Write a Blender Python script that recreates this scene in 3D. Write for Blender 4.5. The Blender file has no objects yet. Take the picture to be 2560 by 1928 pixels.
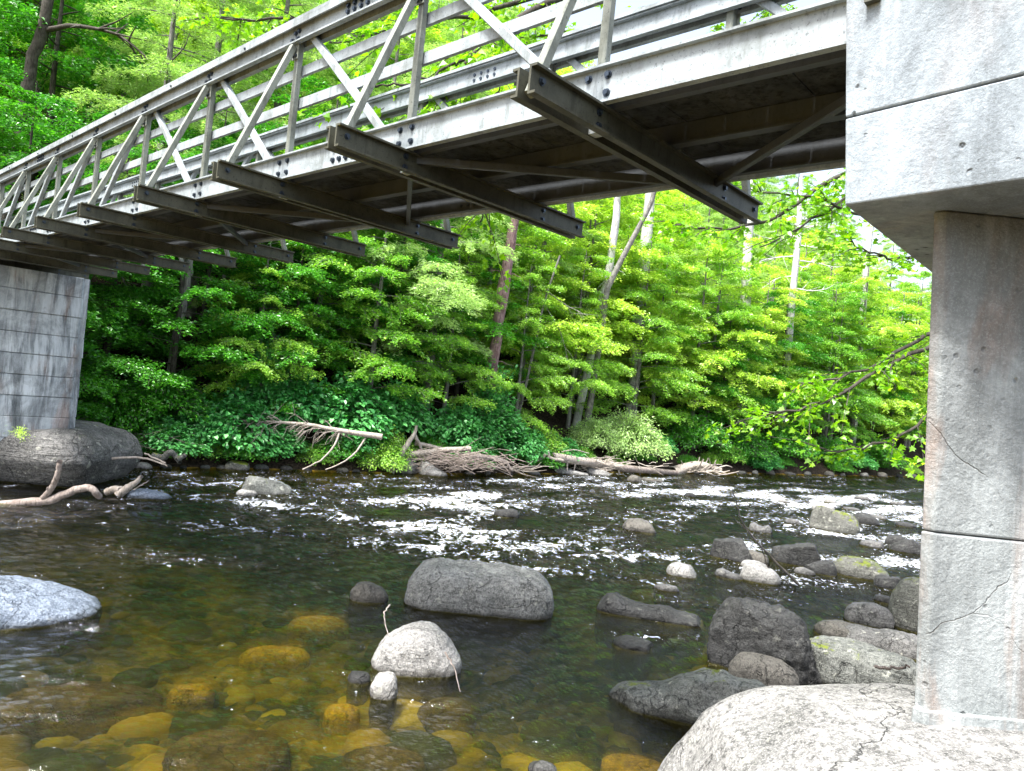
import bpy, math
import numpy as np
from mathutils import Matrix, Vector

# ------------------------------------------------------------------ camera
S = bpy.context.scene
COL = S.collection
F_PX, CX, CY = 1804.0, 1280.0, 964.0          # focal length and centre, in pixels of a 2560 x 1928 frame
CAMZ = 3.0                                     # eye height over the water
_R = np.array([[.994927442, .100595157, 0], [-.000733200, .00725165, .999973438], [.100592485, -.994901014, .00728862]])
cam_d = bpy.data.cameras.new('camera')
cam = bpy.data.objects.new('camera', cam_d)
COL.objects.link(cam)
S.camera = cam
cam_d.sensor_fit = 'HORIZONTAL'
cam_d.sensor_width = 36
cam_d.lens = 36 * F_PX / 2560
cam_d.clip_start = .05
cam_d.clip_end = 1000
_m = Matrix(((_R[0][0], -_R[0][1], -_R[0][2]), (_R[1][0], -_R[1][1], -_R[1][2]), (_R[2][0], -_R[2][1], -_R[2][2])))
cam.matrix_world = Matrix.Translation((0, 0, CAMZ)) @ _m.to_4x4()

# ------------------------------------------------------------------ light
SUN_EL, SUN_AZ = math.radians(63), math.radians(225)     # azimuth clockwise from +Y
S.view_settings.view_transform = 'Standard'
S.view_settings.look = 'None'
S.view_settings.gamma = 1
S.view_settings.exposure = 1.9
W = bpy.data.worlds.new('World')
S.world = W
W.use_nodes = True
wn = W.node_tree
wn.nodes.clear()
sky = wn.nodes.new('ShaderNodeTexSky')
sky.sky_type = 'NISHITA'
sky.sun_disc = False
sky.sun_elevation = SUN_EL
sky.sun_rotation = SUN_AZ
sky.dust_density = 4
sky.air_density = 1.2
hs = wn.nodes.new('ShaderNodeHueSaturation')
hs.inputs['Saturation'].default_value = .7
hs.inputs['Value'].default_value = 1.5
bg = wn.nodes.new('ShaderNodeBackground')
bg.inputs[1].default_value = .085
wo = wn.nodes.new('ShaderNodeOutputWorld')
wn.links.new(sky.outputs[0], hs.inputs['Color'])
wn.links.new(hs.outputs[0], bg.inputs[0])
wn.links.new(bg.outputs[0], wo.inputs[0])
sd = bpy.data.lights.new('sun', 'SUN')
sd.energy = 3.1
sd.angle = math.radians(13)
sd.color = (1, .985, .96)
sun = bpy.data.objects.new('sun', sd)
COL.objects.link(sun)
sun.rotation_euler = Vector((math.sin(SUN_AZ) * math.cos(SUN_EL), math.cos(SUN_AZ) * math.cos(SUN_EL), math.sin(SUN_EL))).to_track_quat('Z', 'Y').to_euler()
S.cycles.max_bounces = 6
S.cycles.diffuse_bounces = 2
S.cycles.glossy_bounces = 2
S.cycles.transmission_bounces = 4
S.cycles.transparent_max_bounces = 8

# ------------------------------------------------------------------ maths helpers
def ray(px, py):
    return _R @ np.array([px - CX, py - CY, F_PX])
def at(px, py, z=0.0):
    """the place on the level z that is seen at a pixel of the photograph"""
    r = ray(px, py)
    t = (z - CAMZ) / r[2]
    return np.array([r[0] * t, r[1] * t, z])
def atd(px, py, d):
    """the place at forward distance d seen at a pixel"""
    r = ray(px, py)
    return np.array([r[0] / r[1] * d, d, CAMZ + r[2] / r[1] * d])

_rg = np.random.default_rng(7)
_G3 = _rg.normal(size=(512, 3)); _G3 /= np.linalg.norm(_G3, axis=1)[:, None]
_PM = np.concatenate([_rg.permutation(512)] * 3)
def noise3(P):
    P = np.asarray(P, float)
    I = np.floor(P).astype(int); Fr = P - I
    u = Fr * Fr * Fr * (Fr * (Fr * 6 - 15) + 10)
    I &= 511
    out = 0
    for dx in (0, 1):
        wx = u[:, 0] if dx else 1 - u[:, 0]
        for dy in (0, 1):
            wy = u[:, 1] if dy else 1 - u[:, 1]
            for dz in (0, 1):
                wz = u[:, 2] if dz else 1 - u[:, 2]
                h = _PM[_PM[_PM[(I[:, 0] + dx) & 511] + ((I[:, 1] + dy) & 511)] + ((I[:, 2] + dz) & 511)]
                g = _G3[h]
                out = out + wx * wy * wz * ((Fr[:, 0] - dx) * g[:, 0] + (Fr[:, 1] - dy) * g[:, 1] + (Fr[:, 2] - dz) * g[:, 2])
    return out * 1.6
def fbm(P, oct=4, gain=.5):
    P = np.asarray(P, float)
    a, s, o = 1, 0, 0
    for k in range(oct):
        o = o + a * noise3(P * 2 ** k + 17.3 * k); s += a; a *= gain
    return o / s

# ------------------------------------------------------------------ object helpers
def tag(o, label=None, cat=None, group=None, kind=None):
    if label: o['label'] = label
    if cat: o['category'] = cat
    if group: o['group'] = group
    if kind: o['kind'] = kind
    return o
def empty(name, loc=(0, 0, 0), rz=0):
    o = bpy.data.objects.new(name, None)
    COL.objects.link(o)
    o.location = loc
    o.rotation_euler = (0, 0, rz)
    o.empty_display_size = .2
    return o
def mesh_np(name, V, F, smooth=False):
    V = np.asarray(V, np.float32)
    me = bpy.data.meshes.new(name)
    if isinstance(F, np.ndarray):
        n, k = F.shape
        me.vertices.add(len(V)); me.vertices.foreach_set('co', V.ravel())
        me.loops.add(n * k); me.loops.foreach_set('vertex_index', F.astype(np.int32).ravel())
        me.polygons.add(n); me.polygons.foreach_set('loop_start', np.arange(0, n * k, k, dtype=np.int32))
        me.polygons.foreach_set('loop_total', np.full(n, k, np.int32))
        me.update(calc_edges=True)
    else:
        me.from_pydata([tuple(map(float, v)) for v in V], [], F)
    me.polygons.foreach_set('use_smooth', np.full(len(me.polygons), smooth))
    me.validate()
    return me
def obj(name, me, mat=None, parent=None, loc=None):
    o = bpy.data.objects.new(name, me)
    if mat and not me.materials: me.materials.append(mat)
    COL.objects.link(o)
    if parent: o.parent = parent
    if loc is not None: o.location = loc
    return o
class MB:
    def __init__(s): s.V = []; s.F = []
    def add(s, V, F):
        b = len(s.V); s.V += [tuple(v) for v in V]; s.F += [[i + b for i in f] for f in F]
    def box(s, x0, x1, y0, y1, z0, z1):
        s.add([(x0, y0, z0), (x1, y0, z0), (x1, y1, z0), (x0, y1, z0), (x0, y0, z1), (x1, y0, z1), (x1, y1, z1), (x0, y1, z1)],
              [(3, 2, 1, 0), (4, 5, 6, 7), (0, 1, 5, 4), (1, 2, 6, 5), (2, 3, 7, 6), (3, 0, 4, 7)])
    def extrude(s, sec, p, q, ax, ay):
        p, q, ax, ay = map(np.array, (p, q, ax, ay)); n = len(sec)
        V = [p + a * ax + b * ay for a, b in sec] + [q + a * ax + b * ay for a, b in sec]
        F = [(i, (i + 1) % n, n + (i + 1) % n, n + i) for i in range(n)] + [tuple(range(n))[::-1], tuple(range(n, 2 * n))]
        s.add(V, F)
    def bar(s, p, q, w, h, side):
        p, q, side = map(lambda a: np.array(a, float), (p, q, side))
        d = (q - p) / np.linalg.norm(q - p); side = side - d * (side @ d); side /= np.linalg.norm(side); up = np.cross(side, d)
        c = .12 * min(w, h)
        a, b = w / 2, h / 2
        s.extrude([(-a + c, -b), (a - c, -b), (a, -b + c), (a, b - c), (a - c, b), (-a + c, b), (-a, b - c), (-a, -b + c)], p, q, side, up)
    def cyl(s, p, q, r, n=8):
        p, q = map(lambda a: np.array(a, float), (p, q)); d = (q - p) / np.linalg.norm(q - p)
        a = np.cross(d, (0, 0, 1) if abs(d[2]) < .9 else (1, 0, 0)); a /= np.linalg.norm(a); b = np.cross(d, a)
        s.extrude([(r * math.cos(t), r * math.sin(t)) for t in np.arange(n) * 2 * math.pi / n], p, q, a, b)
    def build(s, name, mat, parent=None, smooth=False, loc=None):
        return obj(name, mesh_np(name, s.V, s.F, smooth), mat, parent, loc)
def tubes(paths, k=6):
    """paths: list of (points, radii) -> V, F (quads)"""
    Vs, Fs, b = [], [], 0
    for P, Rr in paths:
        P = np.asarray(P, float); n = len(P); Rr = np.broadcast_to(np.asarray(Rr, float), (n,))
        T = np.gradient(P, axis=0); T /= np.linalg.norm(T, axis=1)[:, None] + 1e-9
        ref = np.array([0, 0, 1.]) if abs(T[:, 2]).mean() < .8 else np.array([1., 0, 0])
        A = np.cross(T, ref); A /= np.linalg.norm(A, axis=1)[:, None] + 1e-9; B = np.cross(T, A)
        th = np.arange(k) * 2 * np.pi / k
        V = P[:, None] + Rr[:, None, None] * (np.cos(th)[None, :, None] * A[:, None] + np.sin(th)[None, :, None] * B[:, None])
        Vs.append(V.reshape(-1, 3))
        i = np.arange(n - 1)[:, None] * k; j = np.arange(k)[None]; j2 = (j + 1) % k
        Fs.append(np.stack([i + j, i + j2, i + k + j2, i + k + j], -1).reshape(-1, 4) + b); b += n * k
    return np.concatenate(Vs), np.concatenate(Fs)
def smooth_path(P, n=12, wob=0, seed=0):
    P = np.asarray(P, float); t = np.linspace(0, len(P) - 1, n); out = []
    for x in t:
        i = min(int(x), len(P) - 2); f = x - i
        p0, p1, p2, p3 = P[max(i - 1, 0)], P[i], P[i + 1], P[min(i + 2, len(P) - 1)]
        out.append(.5 * (2 * p1 + (p2 - p0) * f + (2 * p0 - 5 * p1 + 4 * p2 - p3) * f * f + (3 * p1 - p0 - 3 * p2 + p3) * f ** 3))
    out = np.array(out)
    if wob:
        q = np.arange(n) * .9 + seed * 11.7
        out += wob * np.stack([noise3(np.stack([q, q * 0 + k * 9.1, q * 0], 1)) for k in range(3)], 1)
    return out

# ------------------------------------------------------------------ materials
def new_mat(name):
    m = bpy.data.materials.new(name); m.use_nodes = True; nt = m.node_tree; nt.nodes.clear()
    out = nt.nodes.new('ShaderNodeOutputMaterial')
    return m, nt, out
class NT:
    def __init__(s, nt): s.nt = nt
    def n(s, t, **kw):
        x = s.nt.nodes.new('ShaderNode' + t)
        for k, v in kw.items():
            if k.startswith('i_'):
                key = k[2:]; x.inputs[int(key) if key.isdigit() else key.replace('_', ' ')].default_value = v
            else: setattr(x, k, v)
        return x
    def l(s, a, b): s.nt.links.new(a, b)
    def ramp(s, fac, stops):
        r = s.nt.nodes.new('ShaderNodeValToRGB'); e = r.color_ramp.elements
        while len(e) < len(stops): e.new(.5)
        for k, (p, c) in enumerate(stops):
            e[k].position = p; e[k].color = (*c, 1) if len(c) == 3 else c
        s.l(fac, r.inputs[0]); return r.outputs[0]
    def noise(s, vec, scale, detail=5, rough=.6, dist=0):
        x = s.n('TexNoise'); x.inputs['Scale'].default_value = scale; x.inputs['Detail'].default_value = detail
        x.inputs['Roughness'].default_value = rough; x.inputs['Distortion'].default_value = dist
        if vec: s.l(vec, x.inputs['Vector'])
        return x.outputs[0]
    def mapv(s, vec, scale):
        x = s.n('Mapping'); x.inputs['Scale'].default_value = scale; s.l(vec, x.inputs[0]); return x.outputs[0]
    def mix(s, fac, a, b, mode='MIX'):
        x = s.nt.nodes.new('ShaderNodeMix'); x.data_type = 'RGBA'; x.blend_type = mode
        for v, k in ((fac, 0), (a, 6), (b, 7)):
            if isinstance(v, (int, float)): x.inputs[k].default_value = v
            elif isinstance(v, tuple): x.inputs[k].default_value = (*v, 1)
            else: s.l(v, x.inputs[k])
        return x.outputs[2]
    def math(s, op, a, b=0.0, c=0.0, clamp=False):
        x = s.nt.nodes.new('ShaderNodeMath'); x.operation = op; x.use_clamp = clamp
        for v, k in ((a, 0), (b, 1), (c, 2)):
            if isinstance(v, (int, float)): x.inputs[k].default_value = v
            else: s.l(v, x.inputs[k])
        return x.outputs[0]
    def bump(s, h, st=.5, dist=.02, normal=None):
        x = s.n('Bump'); x.inputs['Strength'].default_value = st; x.inputs['Distance'].default_value = dist
        s.l(h, x.inputs['Height'])
        if normal: s.l(normal, x.inputs['Normal'])
        return x.outputs[0]
def princ(N, out, col, rough=.8, normal=None, spec=.3, metal=0):
    p = N.n('BsdfPrincipled')
    p.inputs['Roughness'].default_value = rough if isinstance(rough, (int, float)) else .5
    if not isinstance(rough, (int, float)): N.l(rough, p.inputs['Roughness'])
    p.inputs['Specular IOR Level'].default_value = spec; p.inputs['Metallic'].default_value = metal
    if isinstance(col, tuple): p.inputs['Base Color'].default_value = (*col, 1)
    else: N.l(col, p.inputs['Base Color'])
    if normal: N.l(normal, p.inputs['Normal'])
    if out: N.l(p.outputs[0], out.inputs[0])
    return p

def mat_fibre(name, c, dirt=.5):
    m, nt, out = new_mat(name); N = NT(nt); g = N.n('NewGeometry').outputs['Position']
    a = N.noise(g, 3.5, 6, .7); b = N.noise(N.mapv(g, (9, 9, 1.6)), 1.5, 5, .7); f = N.noise(g, 60, 3, .6)
    dark = tuple(x * .35 for x in (c[0], c[1], c[2] * .88))
    col = N.mix(N.math('MULTIPLY', N.ramp(a, [(.46, (0, 0, 0)), (.7, (1, 1, 1))]), dirt), c, dark)
    col = N.mix(N.math('MULTIPLY', N.ramp(b, [(.52, (0, 0, 0)), (.66, (1, 1, 1))]), dirt * .8), col, dark)
    col = N.mix(N.math('MULTIPLY', N.ramp(f, [(.6, (0, 0, 0)), (.68, (1, 1, 1))]), dirt), col, tuple(x * .3 for x in c))
    princ(N, out, col, .55, N.bump(f, .25, .004), .35); return m
def mat_concrete(name, c1, c2, rust=.4, pits=1.0, streak=.6, grain=1.0, cracks=.85):
    m, nt, out = new_mat(name); N = NT(nt); g = N.n('NewGeometry').outputs['Position']
    a = N.noise(g, 1.3, 7, .65, .6); st = N.noise(N.mapv(g, (1.9, 1.9, .22)), 1.6, 7, .75, .9); f = N.noise(g, 45, 5, .75)
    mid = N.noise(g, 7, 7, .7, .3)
    col = N.mix(N.ramp(a, [(.38, (0, 0, 0)), (.62, (1, 1, 1))]), c1, c2)
    col = N.mix(N.math('MULTIPLY', N.ramp(st, [(.48, (0, 0, 0)), (.66, (1, 1, 1))]), streak), col, tuple(x * .22 for x in c1))
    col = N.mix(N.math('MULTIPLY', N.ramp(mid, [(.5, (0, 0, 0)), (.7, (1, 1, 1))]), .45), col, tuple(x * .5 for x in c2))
    ru = N.noise(N.mapv(g, (2.6, 2.6, .7)), 1.1, 5, .6, .5)
    col = N.mix(N.math('MULTIPLY', N.ramp(ru, [(.53, (0, 0, 0)), (.66, (1, 1, 1))]), rust), col, (.33, .14, .05))
    col = N.mix(N.math('MULTIPLY', N.ramp(f, [(.5, (0, 0, 0)), (.72, (1, 1, 1))]), .35), col, tuple(x * .4 for x in c1))
    v = N.n('TexVoronoi'); v.inputs['Scale'].default_value = 16; v.inputs['Randomness'].default_value = 1; N.l(g, v.inputs[0])
    vm = N.noise(g, 4.5, 4, .7)
    pit = N.math('MULTIPLY', N.ramp(v.outputs[0], [(.09, (1, 1, 1)), (.2, (0, 0, 0))]), N.math('MULTIPLY', N.ramp(vm, [(.5, (0, 0, 0)), (.58, (1, 1, 1))]), pits))
    col = N.mix(pit, col, (.02, .02, .02))
    ws = N.noise(N.mapv(g, (2.6, 2.6, .3)), 1.5, 6, .7, .5)
    col = N.mix(N.math('MULTIPLY', N.ramp(ws, [(.5, (0, 0, 0)), (.62, (1, 1, 1))]), min(1, streak * .8)), col, tuple(min(1, x * 1.45) for x in c2))
    gr = N.noise(g, .9, 6, .7, .8)
    col = N.mix(N.math('MULTIPLY', N.ramp(gr, [(.5, (0, 0, 0)), (.64, (1, 1, 1))]), .55), col, tuple(x * .3 for x in c1))
    f3 = N.noise(g, 130, 3, .8); col = N.mix(N.math('MULTIPLY', N.ramp(f3, [(.52, (0, 0, 0)), (.62, (1, 1, 1))]), .14), col, tuple(min(1, x * 1.5) for x in c2))
    wv = N.n('TexNoise'); wv.inputs['Scale'].default_value = 2.2; wv.inputs['Detail'].default_value = 6; N.l(g, wv.inputs['Vector'])
    ad = N.n('VectorMath', operation='MULTIPLY_ADD'); N.l(wv.outputs['Color'], ad.inputs[0]); ad.inputs[1].default_value = (.5, .5, .5); N.l(g, ad.inputs[2])
    ck = N.n('TexVoronoi'); ck.feature = 'DISTANCE_TO_EDGE'; ck.inputs['Scale'].default_value = 1.5; N.l(ad.outputs[0], ck.inputs[0])
    crk = N.math('MULTIPLY', N.ramp(ck.outputs[0], [(0, (1, 1, 1)), (.008, (0, 0, 0))]), N.ramp(N.noise(g, 1.9, 2, .5), [(.52, (0, 0, 0)), (.58, (1, 1, 1))]))
    col = N.mix(N.math('MULTIPLY', crk, cracks * .7), col, (.05, .035, .02)); pit = N.math('MAXIMUM', pit, N.math('MULTIPLY', crk, .5 * cracks))
    h = N.math('SUBTRACT', N.math('MULTIPLY_ADD', mid, .8, N.math('MULTIPLY', f, .45)), pit)
    princ(N, out, col, .9, N.bump(h, .7 * grain, .02), .2); return m
def mat_rock(name, c1, c2, moss=0.0, wet=True, sc=1.0, lichen=.3, strata=.4):
    m, nt, out = new_mat(name); N = NT(nt); ge = N.n('NewGeometry'); g = ge.outputs['Position']
    a = N.noise(g, 2.2 * sc, 7, .7, .5); f = N.noise(g, 26 * sc, 6, .75); s = N.noise(N.mapv(g, (1.2, 1.6, 9)), 1.6 * sc, 5, .6, 1.2)
    col = N.mix(N.ramp(a, [(.36, (0, 0, 0)), (.64, (1, 1, 1))]), c1, c2)
    col = N.mix(N.math('MULTIPLY', N.ramp(s, [(.5, (0, 0, 0)), (.62, (1, 1, 1))]), strata), col, tuple(x * .35 for x in c1))
    col = N.mix(N.math('MULTIPLY', N.ramp(f, [(.46, (0, 0, 0)), (.6, (1, 1, 1))]), .8), col, tuple(x * .3 for x in c1))
    f2 = N.noise(g, 80 * sc, 4, .8); col = N.mix(N.math('MULTIPLY', N.ramp(f2, [(.5, (0, 0, 0)), (.6, (1, 1, 1))]), .6), col, tuple(min(1, x * 1.5) for x in c2))
    li = N.noise(g, 9 * sc, 4, .6, .3)
    col = N.mix(N.math('MULTIPLY', N.ramp(li, [(.62, (0, 0, 0)), (.66, (1, 1, 1))]), lichen), col, (.62, .62, .52))
    cr = N.n('TexVoronoi'); cr.feature = 'DISTANCE_TO_EDGE'; cr.inputs['Scale'].default_value = 1.1 * sc
    N.l(N.n('VectorMath', operation='ADD').outputs[0], cr.inputs[0])
    va = nt.nodes[-1] if False else cr.inputs[0].links[0].from_node
    N.l(g, va.inputs[0]); nn = N.n('TexNoise'); nn.inputs['Scale'].default_value = 3 * sc; nn.inputs['Detail'].default_value = 5
    N.l(g, nn.inputs['Vector']); N.l(nn.outputs['Color'], va.inputs[1])
    crack = N.ramp(cr.outputs[0], [(0, (1, 1, 1)), (.012, (0, 0, 0))])
    col = N.mix(N.math('MULTIPLY', crack, .4), col, tuple(x * .3 for x in c1))
    nz = N.n('SeparateXYZ'); N.l(ge.outputs['Normal'], nz.inputs[0])
    sp = N.n('SeparateXYZ'); N.l(g, sp.inputs[0])
    if moss > 0:
        mm = N.noise(g, 3.2 * sc, 6, .75)
        k = N.math('MULTIPLY_ADD', nz.outputs[2], .22, mm)
        mk = N.math('MULTIPLY', N.ramp(k, [(.84 - .28 * moss, (0, 0, 0)), (.9 - .28 * moss, (1, 1, 1))]), .95)
        mc = N.mix(N.noise(g, 40, 3, .7), (.05, .09, .008), (.2, .22, .02))
        col = N.mix(mk, col, mc)
    rough = .75
    if wet:
        wl = N.math('MULTIPLY_ADD', N.noise(g, 6, 3, .6), .12, sp.outputs[2])
        w = N.ramp(wl, [(.07, (1, 1, 1)), (.15, (0, 0, 0))])
        col = N.mix(w, col, N.mix(1.0, col, (.28, .27, .25), 'MULTIPLY'))
        rough = N.math('MULTIPLY_ADD', w, -.55, .75)
        ug = N.ramp(sp.outputs[2], [(.0, (1, 1, 1)), (.02, (0, 0, 0))])
        col = N.mix(ug, col, (.05, .045, .012))
    h = N.math('MULTIPLY_ADD', a, 1.2, N.math('MULTIPLY_ADD', s, strata, N.math('MULTIPLY', f, .35)))
    h = N.math('SUBTRACT', h, N.math('MULTIPLY', crack, .4))
    princ(N, out, col, rough, N.bump(h, 1.0, .06 / sc), .25); return m
def mat_wood(name, c1, c2, sc=1.0):
    m, nt, out = new_mat(name); N = NT(nt); g = N.n('NewGeometry').outputs['Position']
    a = N.noise(g, 5 * sc, 6, .7, .5); f = N.noise(N.mapv(g, (30, 30, 5)), 1.0 * sc, 5, .7)
    col = N.mix(N.ramp(a, [(.35, (0, 0, 0)), (.65, (1, 1, 1))]), c1, c2)
    col = N.mix(N.math('MULTIPLY', N.ramp(f, [(.5, (0, 0, 0)), (.62, (1, 1, 1))]), .6), col, tuple(x * .3 for x in c1))
    princ(N, out, col, .9, N.bump(f, .6, .02), .15); return m
def mat_leaf(name, c1, c2, trans=.45, sub=.1):
    m, nt, out = new_mat(name); N = NT(nt)
    isl = N.n('NewGeometry').outputs['Random Per Island']; oi = N.n('ObjectInfo').outputs['Random']
    k = N.math('MULTIPLY_ADD', oi, .45, N.math('MULTIPLY', isl, .65), clamp=True)
    col = N.mix(k, c1, c2)
    col = N.mix(N.ramp(isl, [(.955, (0, 0, 0)), (.97, (1, 1, 1))]), col, tuple(min(1, x * 1.5) for x in c2))
    d = N.n('BsdfDiffuse'); N.l(col, d.inputs[0])
    t = N.n('BsdfTranslucent'); N.l(N.mix(1.0, col, (1.1, 1.25, .5), 'MULTIPLY'), t.inputs[0])
    gl = N.n('BsdfGlossy'); gl.inputs['Roughness'].default_value = .35; gl.inputs[0].default_value = (.9, 1, .9, 1)
    m1 = N.n('MixShader'); m1.inputs[0].default_value = trans; N.l(d.outputs[0], m1.inputs[1]); N.l(t.outputs[0], m1.inputs[2])
    m2 = N.n('MixShader'); m2.inputs[0].default_value = .04; N.l(m1.outputs[0], m2.inputs[1]); N.l(gl.outputs[0], m2.inputs[2])
    N.l(m2.outputs[0], out.inputs[0]); return m

M = {}
M['frp'] = mat_fibre('pale_fibreglass', (.33, .37, .39), .75)
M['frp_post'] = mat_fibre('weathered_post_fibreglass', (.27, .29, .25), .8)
M['frp_beam'] = mat_fibre('weathered_shade_toned_beam_fibreglass', (.085, .085, .06), .8)  # weathered beams, base colour darkened to carry the shade under the deck
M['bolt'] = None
M['frp_in'] = mat_fibre('shaded_underside_fibreglass', (.065, .072, .08), .4)  # dark copy of the pale fibreglass, underside shade put into its colour
def mat_metal():
    m, nt, out = new_mat('galvanised_bolt'); N = NT(nt); princ(N, out, (.06, .075, .095), .4, None, .5, .8); return m
M['bolt'] = mat_metal()
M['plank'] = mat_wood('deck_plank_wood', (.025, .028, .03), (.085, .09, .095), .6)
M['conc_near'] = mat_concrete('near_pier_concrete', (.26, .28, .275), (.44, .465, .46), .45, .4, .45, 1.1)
M['conc_cap'] = mat_concrete('cap_concrete', (.25, .285, .31), (.42, .475, .52), .12, 1.0, .45, .7, 0)
M['conc_far'] = mat_concrete('far_pier_concrete', (.2, .225, .24), (.42, .455, .475), .3, .3, .9, .8, 0)
M['rock'] = mat_rock('grey_rock', (.065, .064, .06), (.17, .166, .158))
M['rock_mid'] = mat_rock('speckled_grey_rock', (.1, .1, .092), (.29, .29, .27))
M['rock_dark'] = mat_rock('dark_rock', (.018, .018, .017), (.06, .06, .058), lichen=.08)
M['rock_pale'] = mat_rock('pale_rock', (.2, .195, .18), (.36, .35, .33), lichen=.3)
M['rock_blue'] = mat_rock('bluish_rock', (.1, .125, .16), (.22, .26, .32), lichen=.15, strata=.25)
M['rock_brown'] = mat_rock('brown_rock', (.07, .066, .056), (.135, .125, .108), lichen=.05, strata=.1)
M['rock_moss'] = mat_rock('mossy_rock', (.07, .07, .06), (.16, .16, .14), moss=.55)
M['rock_mossy'] = mat_rock('moss_patched_rock', (.075, .078, .07), (.19, .195, .175), moss=.18)
M['rock_big'] = mat_rock('big_pale_ledge_rock', (.15, .15, .14), (.31, .305, .29), wet=False, lichen=.25, strata=.35, sc=1.3)
M['rock_ledge'] = mat_rock('pier_ledge_rock', (.05, .05, .047), (.2, .195, .185), moss=.12, strata=.6, sc=.6)
M['rock_gold'] = mat_rock('golden_submerged_stone', (.26, .14, .006), (.5, .29, .02), wet=False, lichen=0)
M['rock_under'] = mat_rock('algae_brown_stone', (.03, .024, .007), (.13, .08, .018), wet=False, lichen=0)
M['drift'] = mat_wood('bleached_driftwood', (.26, .22, .18), (.45, .4, .35))
M['drift_dark'] = mat_wood('brown_driftwood', (.15, .12, .1), (.33, .28, .25))
M['bark'] = mat_wood('dark_bark', (.04, .035, .028), (.1, .09, .075))
M['bark_grey'] = mat_wood('grey_bark', (.12, .11, .1), (.26, .25, .23))
M['bark_white'] = mat_wood('bleached_white_bark', (.4, .39, .37), (.65, .64, .62))
M['bark_red'] = mat_wood('reddish_dead_bark', (.16, .09, .085), (.36, .25, .24), .7)
M['leaf_deep'] = mat_leaf('deep_green_leaves', (.03, .19, .018), (.11, .36, .02), .4)
M['leaf_mid'] = mat_leaf('mid_green_leaves', (.11, .34, .03), (.36, .58, .08), .45)
M['leaf_lime'] = mat_leaf('lime_green_leaves', (.3, .5, .04), (.6, .76, .13), .5)
M['leaf_pale'] = mat_leaf('pale_green_needles', (.24, .42, .09), (.5, .66, .28), .4)
M['leaf_blue'] = mat_leaf('bluish_green_leaves', (.03, .22, .045), (.14, .44, .12), .35)
M['leaf_maple'] = mat_leaf('yellow_green_maple_leaves', (.12, .34, .005), (.30, .5, .01), .55)

# ------------------------------------------------------------------ setting: frame of the river
K = 1.15
HEAD = math.radians(47.558)
P0 = K * np.array([-.08663831, 3.23806952, 1.46337536]) + np.array([0, 0, CAMZ])
SP = 1.52 * K
E1 = np.array([-math.sin(HEAD), math.cos(HEAD), 0]); E2 = np.array([math.cos(HEAD), math.sin(HEAD), 0])
bank_px = [(278, 1169), (600, 1171), (1000, 1184), (1300, 1186), (1600, 1180), (1800, 1182), (2303, 1193)]
_b = np.array([at(x, y) for x, y in bank_px])
_bu = _b @ E2; _bq = _b @ E1
def bank_q(u):
    return np.interp(u, np.r_[_bu[0] - 60, _bu, _bu[-1] + 80], np.r_[_bq[0] + 2, _bq, _bq[-1] - 4])
def hill(d, u):
    """height above water at d metres behind the far waterline"""
    return np.where(d < 0, 0, .5 * (1 - np.exp(-d / .5)) + np.maximum(d - .6, 0) * .62)
def ground_z(X, Y):
    P = np.stack([X, Y, X * 0], 1); u = P @ E2; q = P @ E1
    d = q - bank_q(u)
    n = fbm(np.stack([X * .35, Y * .35, X * 0], 1), 4)
    far = hill(d, u) + np.clip(d, 0, 2) * n * .5
    # bed: shallow near the camera, deeper mid stream
    bed = -.32 - .3 * np.clip((Y - 6) / 8, 0, 1) + .12 * n
    bed = np.where(d > -.7, bed * np.clip(-d / .7, 0, 1) - .02, bed)
    # near bank rises to the right and behind the camera
    qn = P @ E1 - (-.6 + 0.05 * u)
    near = np.clip(-(q + .25) * .75, 0, 3.0) + np.clip(-(q + .25), 0, 2) * n * .25
    z = np.where(d > 0, far, bed)
    z = np.where(q < -.25, np.maximum(bed + near * 1.2, bed), z)
    return z
def gz(x, y): return float(ground_z(np.array([x]), np.array([y]))[0])

def grid_polar(rmin, rmax, nr, a0, a1, na):
    r = rmin * (rmax / rmin) ** np.linspace(0, 1, nr); a = np.radians(np.linspace(a0, a1, na))
    Rr, A = np.meshgrid(r, a, indexing='ij')
    X = (Rr * np.sin(A)).ravel(); Y = (Rr * np.cos(A)).ravel()
    i = np.arange(nr - 1)[:, None] * na; j = np.arange(na - 1)[None]
    F = np.stack([i + j, i + j + 1, i + na + j + 1, i + na + j], -1).reshape(-1, 4)
    return X, Y, F[:, ::-1]

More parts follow.
